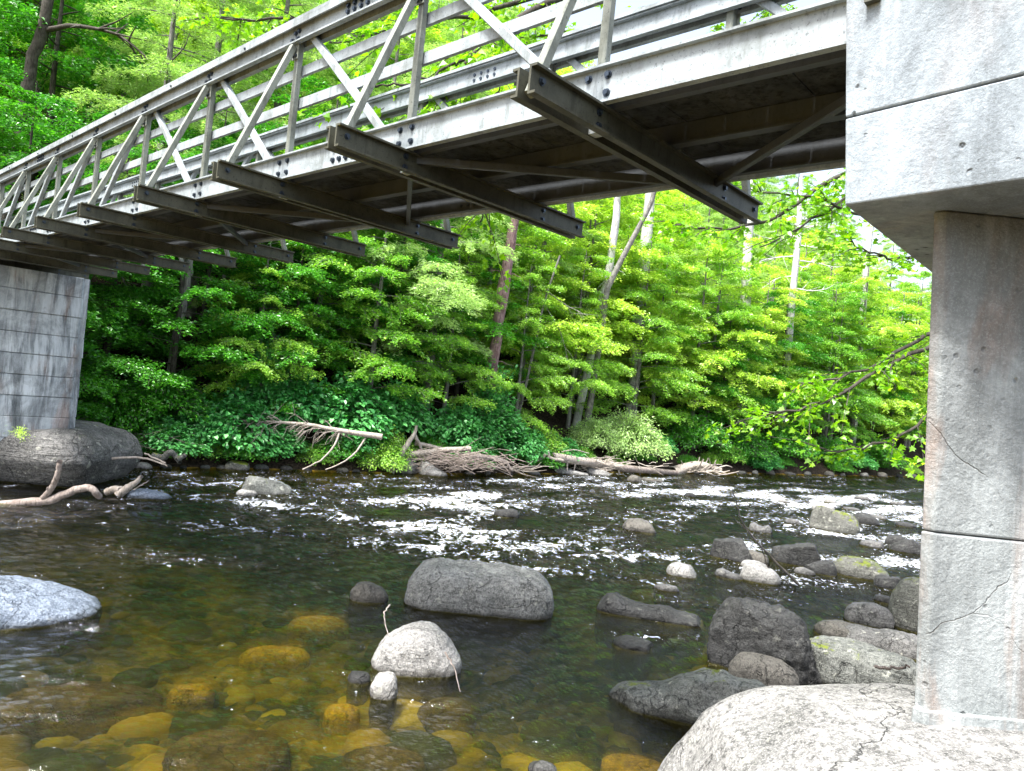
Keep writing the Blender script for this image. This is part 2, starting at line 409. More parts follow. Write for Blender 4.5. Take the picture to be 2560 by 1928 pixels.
# ground: bed, banks and the wooded hillside in one sheet
def build_ground():
    m, nt, out = new_mat('riverbed_and_forest_soil'); N = NT(nt); ge = N.n('NewGeometry'); g = ge.outputs['Position']
    sp = N.n('SeparateXYZ'); N.l(g, sp.inputs[0])
    a = N.noise(g, 1.4, 6, .65, .5); f = N.noise(g, 14, 5, .7); b = N.noise(g, 5, 5, .7, .4)
    bed = N.mix(N.ramp(a, [(.4, (0, 0, 0)), (.62, (1, 1, 1))]), (.03, .035, .01), (.42, .25, .03))
    bed = N.mix(N.math('MULTIPLY', N.ramp(b, [(.5, (0, 0, 0)), (.6, (1, 1, 1))]), .7), bed, (.05, .055, .012))
    soil = N.mix(N.ramp(f, [(.45, (0, 0, 0)), (.65, (1, 1, 1))]), (.018, .014, .01), (.07, .05, .035))
    col = N.mix(N.ramp(sp.outputs[2], [(0, (0, 0, 0)), (.03, (1, 1, 1))]), bed, soil)
    v = N.n('TexVoronoi'); v.inputs['Scale'].default_value = 4; N.l(g, v.inputs[0])
    princ(N, out, col, .9, N.bump(N.math('SUBTRACT', f, v.outputs[0]), .8, .05), .1)
    X, Y, F = grid_polar(.4, 160, 230, -180, 180, 420)
    Z = ground_z(X, Y)
    # cobbles on the bed
    pb = fbm(np.stack([X * 2.4, Y * 2.4, X * 0], 1), 2); Z = Z + np.where(Z < -.05, np.clip(np.abs(pb) * .22, 0, .2), 0)
    o = obj('ground', mesh_np('ground', np.stack([X, Y, Z], 1), F, True), m)
    o['kind'] = 'structure'
build_ground()

# water
foam_px = [(760, 1238, 170, 10, 1.0), (1020, 1255, 150, 12, .8), (1230, 1240, 180, 12, .9), (1420, 1275, 170, 10, .8), (680, 1265, 160, 10, .7),
           (920, 1300, 260, 9, .75), (1180, 1330, 170, 10, .8), (980, 1365, 240, 14, .9), (1350, 1370, 240, 14, .9), (1560, 1385, 160, 12, .9),
           (1700, 1400, 160, 10, .7), (1850, 1240, 330, 18, .75), (2150, 1260, 190, 24, .8), (2030, 1330, 260, 8, .6), (2200, 1320, 110, 20, .6),
           (1480, 1225, 200, 6, .6), (2150, 1400, 160, 10, .8), (2000, 1450, 220, 10, .6), (1600, 1455, 160, 10, .5), (650, 1330, 230, 9, .45),
           (1440, 1435, 180, 8, .5), (1280, 1590, 110, 10, .35), (1620, 1590, 150, 12, .5), (180, 1560, 60, 14, .6), (900, 1690, 70, 10, .35), (500, 1400, 220, 12, .3),
           (1900, 1520, 160, 10, .35), (150, 1700, 110, 8, .25), (60, 1790, 70, 5, .5), (1060, 1760, 70, 7, .3), (330, 1245, 60, 4, .3)]
def build_water():
    m, nt, out = new_mat('river_water'); N = NT(nt); g = N.n('NewGeometry').outputs['Position']
    at_ = N.n('Attribute', attribute_name='foam_glint')
    gm = N.mapv(g, (1, 1, 1))
    rot = N.n('Mapping'); rot.inputs['Rotation'].default_value = (0, 0, -HEAD + .35); rot.inputs['Scale'].default_value = (1, 2.4, 1); N.l(g, rot.inputs[0]); fl = rot.outputs[0]
    w1 = N.noise(fl, 3.2, 4, .6, .8); w2 = N.noise(fl, 11, 4, .65, .6); w3 = N.noise(fl, 34, 3, .6, .3)
    rdg = lambda v: N.math('SUBTRACT', 1.0, N.math('ABSOLUTE', N.math('MULTIPLY_ADD', v, 2.0, -1.0)))
    h = N.math('MULTIPLY_ADD', w1, .8, N.math('MULTIPLY_ADD', rdg(w2), .3, N.math('MULTIPLY', w3, .1)))
    bst = N.math('MULTIPLY_ADD', at_.outputs['Fac'], 1.1, .37, clamp=True)
    bu = N.n('Bump'); bu.inputs['Distance'].default_value = .26; N.l(h, bu.inputs['Height']); N.l(bst, bu.inputs['Strength'])
    nrm = bu.outputs[0]
    fr = N.n('Fresnel'); fr.inputs[0].default_value = 1.33; N.l(nrm, fr.inputs[1])
    tr0 = N.n('BsdfTransparent'); tr0.inputs[0].default_value = (.86, .86, .57, 1)
    rf = N.n('BsdfRefraction'); rf.inputs['IOR'].default_value = 1.2; rf.inputs['Roughness'].default_value = 0; rf.inputs[0].default_value = (.86, .86, .57, 1); N.l(nrm, rf.inputs['Normal'])
    tr = N.n('MixShader'); tr.inputs[0].default_value = .25; N.l(tr0.outputs[0], tr.inputs[1]); N.l(rf.outputs[0], tr.inputs[2])
    gl = N.n('BsdfGlossy'); gl.inputs['Roughness'].default_value = .06; gl.inputs[0].default_value = (1, 1, 1, 1); N.l(nrm, gl.inputs['Normal'])
    mx = N.n('MixShader'); N.l(fr.outputs[0], mx.inputs[0]); N.l(tr.outputs[0], mx.inputs[1]); N.l(gl.outputs[0], mx.inputs[2])
    # white water, with sky glints painted in as diffuse white flecks
    n1 = N.noise(g, 4.2, 8, .72, 1.0); n2 = N.noise(g, 13, 5, .7, .8)
    p = N.math('MULTIPLY_ADD', n1, .6, N.math('MULTIPLY', n2, .4))
    T = N.math('MULTIPLY_ADD', at_.outputs['Fac'], -.17, .636)
    mr = N.n('MapRange'); N.l(T, mr.inputs[1]); N.l(N.math('ADD', T, .022), mr.inputs[2]); N.l(p, mr.inputs[0])
    fo = N.n('BsdfDiffuse'); fo.inputs[0].default_value = (.9, .94, .98, 1); N.l(nrm, fo.inputs['Normal'])
    m2 = N.n('MixShader'); N.l(mr.outputs[0], m2.inputs[0]); N.l(mx.outputs[0], m2.inputs[1]); N.l(fo.outputs[0], m2.inputs[2])
    N.l(m2.outputs[0], out.inputs[0])
    ab = N.n('VolumeAbsorption'); ab.inputs[0].default_value = (.36, .46, .05, 1); ab.inputs[1].default_value = 1.9
    N.l(ab.outputs[0], out.inputs[1])
    nr, na = 620, 620
    X, Y, F = grid_polar(1.2, 150, nr, -62, 62, na)
    foam_glint = np.zeros(len(X))
    for px, py, sx, sy, a in foam_px:
        c = at(px, py); ex = at(px + sx, py + sx * .1) - c; ey = at(px, py - sy) - c
        d = np.stack([X - c[0], Y - c[1]], 1); Mx = np.linalg.inv(np.array([ex[:2], ey[:2]]).T); uv = d @ Mx.T
        foam_glint = np.maximum(foam_glint, a * np.exp(-(uv ** 2).sum(1) * .8))
    far = np.clip((Y - 9) / 8, 0, 1)
    pn = fbm(np.stack([(X * E2[0] + Y * E2[1]) * .35, (X * E1[0] + Y * E1[1]) * .9, X * 0], 1), 4)
    foam_glint = foam_glint * (.75 + 1.0 * pn) + np.clip(.32 + 1.5 * pn, 0, 1) * .75 * far * np.clip((60 - Y) / 30, 0, 1)  # distant baseline adds white flecks that stand for glints on the ripples
    foam_glint = np.clip(np.minimum(foam_glint, .9), 0, 1)
    P = np.stack([X, Y, X * 0], 1); u = P @ E2; q = P @ E1
    q1 = np.stack([u * .8 - q * .3, q * 1.7, q * 0], 1)
    z = .05 * fbm(q1 * 1.3, 3) + foam_glint * (.14 * fbm(q1 * 1.1 + 5, 3, .6) + .06 * np.abs(fbm(q1 * 4, 2)))
    z += .022 * fbm(q1 * 4.5, 2) * (1 + 2 * foam_glint)
    fade = np.clip(1 - np.hypot(X, Y) / 90, 0, 1)
    z *= fade
    n0 = len(X)
    # closed under the bed so the water has a body
    bord = np.r_[np.arange(na), np.arange(1, nr) * na + na - 1, (nr - 1) * na + np.arange(na - 2, -1, -1), np.arange(nr - 2, 0, -1) * na]
    V = np.concatenate([np.stack([X, Y, z], 1), np.stack([X[bord], Y[bord], np.full(len(bord), -1.6)], 1)])
    nb = len(bord); i = np.arange(nb); j = (i + 1) % nb
    side = np.stack([bord[i], bord[j], n0 + j, n0 + i], 1)
    # bottom as a grid of quads reusing rows would be heavy: fan through the centre
    V = np.concatenate([V, [[X.mean(), Y.mean(), -1.6]]]); c = len(V) - 1
    bot = np.stack([n0 + i, n0 + j, np.full(nb, c), np.full(nb, c)], 1)
    Fq = np.concatenate([F, side[:, ::-1] if False else side])
    me = bpy.data.meshes.new('water')
    tri = bot[:, :3]
    lt = np.r_[np.full(len(Fq), 4), np.full(nb, 3)]; li = np.r_[Fq.ravel(), tri.ravel()]
    me.vertices.add(len(V)); me.vertices.foreach_set('co', V.astype(np.float32).ravel())
    me.loops.add(len(li)); me.loops.foreach_set('vertex_index', li.astype(np.int32))
    me.polygons.add(len(lt)); me.polygons.foreach_set('loop_start', np.r_[0, np.cumsum(lt)[:-1]].astype(np.int32)); me.polygons.foreach_set('loop_total', lt.astype(np.int32))
    me.update(calc_edges=True)
    me.polygons.foreach_set('use_smooth', np.full(len(me.polygons), True))
    at2 = me.attributes.new('foam_glint', 'FLOAT', 'POINT'); at2.data.foreach_set('value', np.r_[foam_glint, np.zeros(nb + 1)].astype(np.float32))
    import bmesh
    bm = bmesh.new(); bm.from_mesh(me); bmesh.ops.recalc_face_normals(bm, faces=bm.faces); bm.to_mesh(me); bm.free()
    o = obj('water', me, m); o['kind'] = 'structure'
build_water()

# ------------------------------------------------------------------ rocks
def rock_mesh(w, D, ztop, zbot, prof=None, seed=0, rough=.06, planes=0, nexp=2.6, res=(56, 40), under=0.0, m=2.6, cut=.8, fine=.02):
    rg = np.random.default_rng(seed)
    ns, nt_ = res
    s = np.sin(np.linspace(-1, 1, ns) * np.pi / 2)
    th = np.linspace(0, 2 * np.pi, nt_, endpoint=False)
    base = (1 - np.abs(s) ** m).clip(0) ** (1 / m)
    if prof is None: Hs = base
    else:
        Hs = np.interp((s + 1) / 2, np.linspace(0, 1, len(prof)), prof)
        edge = (1 - np.abs(s) ** 10).clip(0) ** .4; Hs = Hs * edge
    c, sn = np.cos(th), np.sin(th)
    cy = np.sign(c) * np.abs(c) ** (2 / nexp); cz = np.sign(sn) * np.abs(sn) ** (2 / nexp)
    Sx = np.repeat(s * w / 2, nt_).reshape(ns, nt_)
    Yy = D * base[:, None] * cy[None]
    up = cz[None] > 0
    Zz = np.where(up, ztop * Hs[:, None] * cz[None], zbot * base[:, None] * cz[None])
    P = np.stack([Sx, Yy, Zz], -1).reshape(-1, 3)
    if under:
        k = np.clip(-(P[:, 2] - ztop * .45) / (ztop * .9 + 1e-6), 0, 1); P[:, 1] *= 1 - under * k; P[:, 0] *= 1 - under * .35 * k
    size = max(w, 2 * D, ztop) / 2
    low = min(w / 2, D, max(ztop, .05))
    nrm = P / np.array([w / 2, D, max(ztop, .05)]); nrm /= np.linalg.norm(nrm, axis=1)[:, None] + 1e-6
    P = P + nrm * (fbm(P / size * 1.3 + seed * 3.7, 3)[:, None] * rough * 2 * size * min(1, low / size * 1.6))
    for k in range(planes):
        a_ = rg.uniform(0, 6.283); e_ = rg.uniform(-.15, .8) if k else 1.35; n = np.array([math.cos(a_) * math.cos(e_), math.sin(a_) * math.cos(e_), math.sin(e_)])
        sup = np.percentile(P @ n, 99.5); cc = sup * rg.uniform(cut, cut + .18)
        d = np.maximum(P @ n - cc, 0); P = P - d[:, None] * n
    if planes:
        P[:, 0] = (P[:, 0] - (P[:, 0].max() + P[:, 0].min()) / 2) * w / (P[:, 0].max() - P[:, 0].min())
        up_ = P[:, 2] > 0; P[up_, 2] *= ztop / P[:, 2].max()
    P = P + nrm * (fbm(P / size * 6 + seed, 3)[:, None] * fine * size * 2)
    i = np.arange(ns - 1)[:, None] * nt_; j = np.arange(nt_)[None]; j2 = (j + 1) % nt_
    Fq = np.stack([i + j, i + nt_ + j, i + nt_ + j2, i + j2], -1).reshape(-1, 4)
    return P, Fq
def rock(label, x0, x1, yt, yw, mat='rock', prof=None, depth=.75, seed=0, rough=.08, planes=3, zb=0.0, cat='rock', name='rock', group=None, dark=None, **kw):
    """a stone whose foot meets the level zb at pixel row yw, between the pixel columns x0 and x1"""
    xc = (x0 + x1) / 2
    Cf = at(xc, yw, zb); dist = Cf[1]
    w = abs(x1 - x0) * dist / F_PX
    D = w * depth / 2
    az = math.atan2(Cf[0], Cf[1]); fw = np.array([math.sin(az), math.cos(az), 0])
    w /= (1 / math.cos(az)) ** 0
    C0 = Cf + fw * D * .92
    r = ray(xc, yt); t = np.hypot(C0[0], C0[1]) / np.hypot(r[0], r[1]); ztop = max(CAMZ + r[2] * t - zb, .04)
    w *= (np.hypot(C0[0], C0[1]) / np.hypot(Cf[0], Cf[1]))
    P, Fq = rock_mesh(w, D, ztop, kw.pop('sink', .35 + .2 * w), prof, seed + int(x0) + 1000, rough, planes, **kw)
    o = obj(name, mesh_np(name, P, Fq, True), M[mat])
    o.location = (C0[0], C0[1], zb); o.rotation_euler = (0, 0, -az)
    if planes:
        try: o.data.set_sharp_from_angle(angle=math.radians(28))
        except Exception: pass
    return tag(o, label, cat, group)
RB = 'boulders standing in the river'
flat = [.7, .93, .99, 1, 1, .99, .985, .98, .975, .96, .92, .66]
rock('wide grey boulder with a flat top and pale lichen specks, mid river', 1013, 1380, 1413, 1538, 'rock_mid', flat, .6, 3, .035, nexp=3.6, planes=0, res=(110, 80), m=5, name='boulder', cat='boulder', under=.08)
rock('domed pale grey boulder with a rounded peak, in front of the wide flat boulder', 928, 1149, 1558, 1692, 'rock_pale', [.3, .55, .72, .85, .95, 1, .97, .88, .72, .5, .3], .8, 5, .04, planes=0, res=(90, 70), name='boulder', cat='boulder')
rock('small rounded grey-brown stone just left of the wide flat boulder', 873, 968, 1456, 1508, 'rock_brown', [.5, .9, 1, .95, .85, .7, .4], .8, 2, .05, planes=0)
rock('small pale cracked stone touching the domed boulder', 922, 992, 1683, 1752, 'rock_pale', [.5, .9, 1, .9, .6], 1.0, 9, .08, planes=3)
rock('wet dark stone barely out of the water left of the small cracked stone', 868, 925, 1680, 1712, 'rock_dark', None, 1, 2, .05)
rock('smooth bluish slab sloping into the water at the left edge', -190, 218, 1449, 1572, 'rock_blue', [.5, .8, .95, 1.0, 1, .92, .8, .66, .5, .3, .12], .75, 4, .03, planes=2, res=(100, 70), name='boulder', cat='boulder', nexp=2.2)
rock('slanted grey rock with a mossy end in the rapids, left of centre', 600, 728, 1190, 1238, 'rock_mossy', [.3, .95, 1, .85, .65, .5, .3], .7, 6, .06, planes=14, cut=.74)
rock('low white stone at the foot of the slanted rock', 590, 642, 1224, 1242, 'rock_pale', None, .8, 1)
rock('dark ridged stone awash in the rapids near the middle', 1233, 1298, 1270, 1294, 'rock_dark', [.6, .9, 1, .9, .6], .7, 3, .06, planes=4)
rock('rounded brown-grey stone in the rapids right of centre', 1553, 1645, 1298, 1331, 'rock_brown', [.5, .85, 1, .95, .75, .4], .8, 3)
rock('long low dark rock with a hump at its left end', 1490, 1760, 1497, 1552, 'rock_dark', [.3, .85, 1, .75, .65, .62, .62, .65, .66, .45, .42, .4, .25], .35, 8, .05, planes=3, res=(90, 50), m=5)
rock('low dark dome with water breaking on both sides', 1530, 1634, 1595, 1628, 'rock_dark', None, .8, 1)
rock('large dark angular boulder with a notched top', 1768, 2042, 1505, 1700, 'rock_dark', [.72, .9, .96, 1, .95, .93, .9, .95, .88, .8, .62, .45, .2], .8, 21, .06, planes=11, res=(170, 120), m=4, name='boulder', cat='boulder', under=.35, cut=.8, fine=.035)
rock('smooth brown oval stone in front of the large dark angular boulder', 1824, 1990, 1640, 1712, 'rock_brown', [.5, .85, .98, 1, .98, .9, .7, .4], .7, 4, .02, planes=0, zb=.1, res=(80, 60))
rock('broad flat greenish slab beside the pier with moss on its left edge', 1988, 2290, 1608, 1708, 'rock_mossy', [.5, .75, .85, .9, .95, 1, 1, .98, .7, .3], .6, 14, .04, planes=12, cut=.78, zb=.1, res=(110, 70), m=5, nexp=3.2)
rock('long pointed grey rock reaching left from the pale ledge', 1516, 1960, 1672, 1822, 'rock_mossy', [.12, .3, .34, .4, .5, .75, .96, 1, .9, .95, .9, .8, .7], .42, 12, .05, planes=12, cut=.78, zb=.0, res=(120, 70), m=5, under=.4)
rock('square-shouldered dark rock upstream of the twig', 1761, 1912, 1345, 1410, 'rock_dark', [.75, .95, .97, 1, 1, .97, .9, .6], .7, 31, .05, planes=16, m=6, cut=.6)
rock('dark wedge rock with a high right shoulder behind the twig', 1915, 2045, 1352, 1416, 'rock_dark', [.25, .55, .78, .92, 1, 1, .95, .7], .7, 37, .05, planes=16, m=6, cut=.6)
rock('small round-backed stone wedged between the two dark rocks', 1861, 1922, 1378, 1412, 'rock_brown', None, .9, 2)
rock('pale flat stone at the front of the rock cluster', 1850, 1948, 1408, 1458, 'rock_pale', [.6, 1, .95, .85, .7, .4], .8, 4, .04)
rock('pale stone lying on the upper side of the flat front stone', 1852, 1916, 1402, 1425, 'rock_pale', None, .8, 6, .03)
rock('pale wet stone alone in white water left of the rock cluster', 1665, 1742, 1408, 1444, 'rock_pale', [.7, 1, .95, .85, .5], .8, 3, .06)
rock('low grey stone awash between the lone pale stone and the cluster', 1788, 1858, 1424, 1448, 'rock', [.8, 1, .6, .5, .3], .7, 3)
rock('dark pointed stone between the wedge rock and the mossy stone', 2008, 2088, 1398, 1436, 'rock_dark', [.3, .5, .75, .95, 1, .5], .6, 6, .04, planes=5)
rock('small pale stones awash under the dark pointed stone', 1985, 2036, 1419, 1438, 'rock', None, .7, 3)
rock('oval stone capped with bright moss right of the rock cluster', 2084, 2214, 1394, 1446, 'rock_moss', [.5, .85, .98, 1, .97, .85, .6, .35], .8, 3, .03, planes=0, res=(80, 60))
rock('big round boulder covered in green algae against the pier', 2224, 2370, 1445, 1582, 'rock_moss', [.6, .9, 1, 1, .95, .9, .7], .9, 5, .03, planes=0, zb=.0, res=(80, 60), name='boulder', cat='boulder')
rock('rounded grey stone left of the green boulder', 2114, 2228, 1506, 1566, 'rock', [.5, .85, .98, 1, .9, .8, .5], .7, 7, .04, planes=3)
rock('reddish flat stone left of the bluish ledge', 2036, 2155, 1553, 1602, 'rock_brown', [.4, .75, .95, 1, .98, .9, .6], .7, 2, .03)
rock('long grey ledge rock running to the pier', 2086, 2340, 1574, 1634, 'rock', [.5, .75, .85, .8, .95, 1, 1, .95, .9], .45, 11, .04, planes=6, m=5)
rock('grey rock with a mossy crest in the rapids on the right', 2022, 2144, 1268, 1330, 'rock_moss', [.4, .8, 1, .85, .9, .75, .4], .7, 9, .06, planes=8)
rock('pale dome behind the moss-crested rock', 2030, 2085, 1256, 1280, 'rock_pale', None, .8, 1)
rock('low dark stone right of the moss-crested rock', 2126, 2196, 1283, 1311, 'rock_dark', [.4, .8, 1, .8, .4], .7, 1)
rock('upper of two dark stones close to the pier', 2214, 2266, 1337, 1366, 'rock_dark', None, .8, 1)
rock('wedge-shaped striped stone close to the pier', 2226, 2312, 1346, 1384, 'rock_dark', [.2, .6, .9, 1, .7, .4], .7, 1, .03, planes=4)
rock('flat low stone left of the two dark stones near the pier', 2150, 2210, 1350, 1369, 'rock', None, .7, 1)
rock('tiny dark stone in the far rapids', 1710, 1740, 1232, 1243, 'rock_dark', None, .8, 1)
rock('low stone pair in the rapids above the dark rocks', 1873, 1930, 1309, 1332, 'rock', [.6, 1, .8, .6, .9, .5], .7, 1)
rock('small stone left of the moss-crested rock', 1962, 1999, 1296, 1311, 'rock', None, .7, 1)
rock('round grey stone near the far bank driftwood', 1567, 1604, 1187, 1206, 'rock_brown', None, .8, 1)
rock('flat stone awash beside the round far stone', 1600, 1660, 1195, 1204, 'rock_brown', None, .6, 1)
rock('thin low stone between the long dark rock and white water', 1635, 1698, 1461, 1479, 'rock', None, .6, 1)
rock('wet dark stone above the green boulder', 2186, 2256, 1438, 1474, 'rock_dark', [.6, .9, .8, 1, .6], .7, 1)
rock('small dark flat stone beside the green boulder', 2186, 2232, 1488, 1508, 'rock_dark', None, .7, 1)
rock('grey stone breaking the surface at the bottom edge', 1318, 1392, 1908, 1942, 'rock', None, .8, 1)
rock('pale flat stone at the end of the curved drift log', 322, 425, 1223, 1249, 'rock_blue', [.5, .9, 1, .9, .75, .5, .25], .6, 3, .04)
rock('low flat stone in the rapids below the far right bank', 2135, 2175, 1240, 1250, 'rock', None, .6, 1)
for k, (x0, x1, y0, y1, c) in enumerate([(2060, 2090, 1248, 1258, 'pale'), (2105, 2150, 1268, 1276, 'grey'), (2165, 2215, 1287, 1297, 'flat'), (2225, 2260, 1255, 1263, 'brown'), (1945, 1975, 1250, 1257, 'whitish'), (2240, 2290, 1306, 1318, 'dark')]):
    rock('tiny %s stone among the right-hand rapids' % c, x0, x1, y0, y1, {'pale': 'rock_pale', 'dark': 'rock_dark', 'whitish': 'rock_pale'}.get(c, 'rock'), None, .7, k)
# stones along the far waterline
rock('pale pointed stone at the far bank near the left pier rock', 334, 378, 1155, 1173, 'rock_pale', [.5, 1, .9, .4], .8, 2, .05, planes=3)
rock('squarish stone with yellow moss at the far waterline', 563, 622, 1152, 1177, 'rock_moss', [.7, 1, .95, .9, .7], .8, 3, .05, planes=5)
rock('large round lichen-spotted boulder behind the leaning log', 925, 1046, 1135, 1183, 'rock', [.6, .9, 1, 1, .95, .6], .7, 3, .03, name='boulder', cat='boulder')
rock('triangular pale stone at the foot of the driftwood pile', 1044, 1118, 1155, 1190, 'rock_pale', [.9, 1, .75, .5, .3, .15], .6, 3, .05, planes=4)
rock('long flat pale slab at the far waterline', 1375, 1472, 1167, 1187, 'rock_pale', [.9, 1, .8, .6, .4, .3], .5, 3, .04, planes=3)
rock('two-humped pale slab right of the long flat slab', 1466, 1525, 1170, 1189, 'rock_pale', [.9, .6, .7, .4], .5, 3, .04, planes=3)
rock('dark cobble beside the mossy squarish stone', 632, 672, 1160, 1174, 'rock', None, .7, 1)
for k in range(26):
    x = [230, 290, 400, 450, 500, 700, 760, 1160, 1210, 1260, 1320, 1560, 1840, 1880, 1915, 1960, 2010, 2060, 2100, 2150, 2190, 2240, 2270, 840, 880, 540][k]
    yy = np.interp(x, [p[0] for p in bank_px], [p[1] for p in bank_px]); wd = 14 + (k * 7) % 18
    lm = min([(278, 'the far pier rock'), (590, 'the mossy squarish stone'), (780, 'the dead tree branches in the water'), (980, 'the leaning log'), (1250, 'the tall blue-green shrub'), (1480, 'the long low drift log'), (1745, 'the root mass'), (2000, 'the dark undercut bank'), (2290, 'the near pier edge')], key=lambda q: abs(q[0] - x))
    rock('small %s shoreline stone %s of %s' % (['dark', 'grey', 'brown'][k % 3], 'left' if x < lm[0] else 'right', lm[1]), x, x + wd, yy - 6 - (k % 3) * 2, yy + 2, ['rock_dark', 'rock', 'rock_brown'][k % 3], None, .8, k, group='small stones along the far waterline', res=(16, 12))

# rocks given by their place
def rock_at(label, c, w, D, ztop, zbot, rz, mat, name='boulder', cat='boulder', **kw):
    P, Fq = rock_mesh(w, D, ztop, zbot, **kw)
    o = obj(name, mesh_np(name, P, Fq, True), M[mat]); o.location = c; o.rotation_euler = (0, 0, rz)
    if kw.get('planes'):
        try: o.data.set_sharp_from_angle(angle=math.radians(32))
        except Exception: pass
    return tag(o, label, cat)
COLD = 2.62                                                # distance of the near pier column's front
cb = atd(2297, 1764, COLD)                                 # its lower left corner
ZL = cb[2]
rock_at('huge pale whitish ledge rock under the near concrete pier', (2.3, 2.42, ZL - 1.02), 3.3, .8, 1.0, 1.6, -.06, 'rock_big', name='ledge_rock', seed=4, rough=.03,
        prof=[.5, .8, .9, .95, .98, 1, 1.01, 1, 1, 1, 1, 1, 1], planes=0, nexp=6.5, m=7, res=(200, 160), cut=.9, fine=.008)
# rock under the far pier
PI_ = P0 + 9 * SP * E1
pier_z = 3.0 - 1.84 * K
rock_at('massive undercut rock carrying the far left pier, mossy at its right end', tuple(at(278, 1232, 0) + np.array([-3.35, 1.1, 0])), 5.7, 1.5, 1.22, 1.2, .02, 'rock_ledge', name='ledge_rock', seed=15, rough=.05,
        prof=[.9, .95, 1, 1, 1, 1, 1, 1, 1, .99, .96, .88], planes=0, nexp=6, m=10, res=(150, 110), under=.5, fine=.012)
# submerged stones
def sub(label, x, y, wpx, hz, mat, depth=.8, prof=None, seed=1, planes=0, z=-.05, **kw):
    c = at(x, y, z); w = wpx * c[1] / F_PX
    P, Fq = rock_mesh(w, w * depth / 2, hz, .4, prof, seed, .05, planes, res=(50, 36), **kw)
    o = obj('submerged_stone', mesh_np('submerged_stone', P, Fq, True), M[mat]); o.location = (c[0], c[1], z - hz); o.rotation_euler = (0, 0, -math.atan2(c[0], c[1]))
    return tag(o, label, 'submerged stone')
sub('bright golden stone under shallow water left of the cracked stone', 858, 1765, 90, .12, 'rock_gold')
sub('large flat brown slab under water at the lower left', 190, 1725, 400, .2, 'rock_under', .5, [.6, .9, 1, 1, .95, .8, .5], 3, 3, -.03)
sub('big dark domed stone under water at the bottom, left of centre', 575, 1850, 300, .22, 'rock_under', .8, None, 7, 0, -.04)
sub('wide dark stone under water at the bottom centre', 960, 1880, 210, .15, 'rock_under', .6, None, 8, 0, -.06)
sub('brown submerged stone just below the domed boulder', 1120, 1760, 150, .14, 'rock_under', .5, None, 9)
sub('olive submerged slab in front of the small brown stone', 800, 1545, 150, .15, 'rock_gold', .6, None, 10, 0, -.12)
sub('reddish submerged stone beside the pale ledge at the bottom edge', 1590, 1900, 170, .15, 'rock_gold', .7, None, 12, 0, -.05)
sub('amber submerged stone in the lower left shallows', 480, 1715, 110, .12, 'rock_gold', .7, None, 13, 0, -.12)
sub('flat golden stone under water at the left of centre', 690, 1620, 170, .15, 'rock_gold', .5, None, 14, 0, -.14)
rg = np.random.default_rng(5)
def bed_stones():
    Vs, Fs, b = [], [], 0
    for k in range(520):
        px, py = rg.uniform(-100, 2100), 1440 + 520 * rg.random() ** .8
        c = at(px, py, -.25)
        w = rg.uniform(.12, .42) * (1 if rg.random() < .8 else 1.7)
        P, Fq = rock_mesh(w, w * rg.uniform(.3, .5), w * .3, .1, None, k, .07, 0, res=(12, 10))
        a = rg.uniform(0, 3.1); ca, sa = math.cos(a), math.sin(a)
        P = np.stack([P[:, 0] * ca - P[:, 1] * sa, P[:, 0] * sa + P[:, 1] * ca, P[:, 2]], 1) + np.array([c[0], c[1], gz(c[0], c[1]) - .02])
        if P[:, 2].max() > -.04: P[:, 2] -= P[:, 2].max() + .04
        Vs.append(P); Fs.append(Fq + b); b += len(P)
    m, nt, out = new_mat('bed_cobbles'); N = NT(nt); ge = N.n('NewGeometry')
    col = N.ramp(ge.outputs['Random Per Island'], [(0, (.01, .013, .005)), (.5, (.03, .03, .008)), (.66, (.16, .09, .012)), (.84, (.46, .25, .012)), (1, (.66, .42, .04))])
    col = N.mix(N.math('MULTIPLY', N.noise(ge.outputs['Position'], 12, 5, .7), .8), col, (.06, .06, .02))
    princ(N, out, col, .8)
    o = obj('riverbed_cobbles', mesh_np('riverbed_cobbles', np.concatenate(Vs), np.concatenate(Fs), True), m)
    tag(o, 'brown and golden cobbles covering the river bed under water', 'cobbles', kind='stuff')
bed_stones()

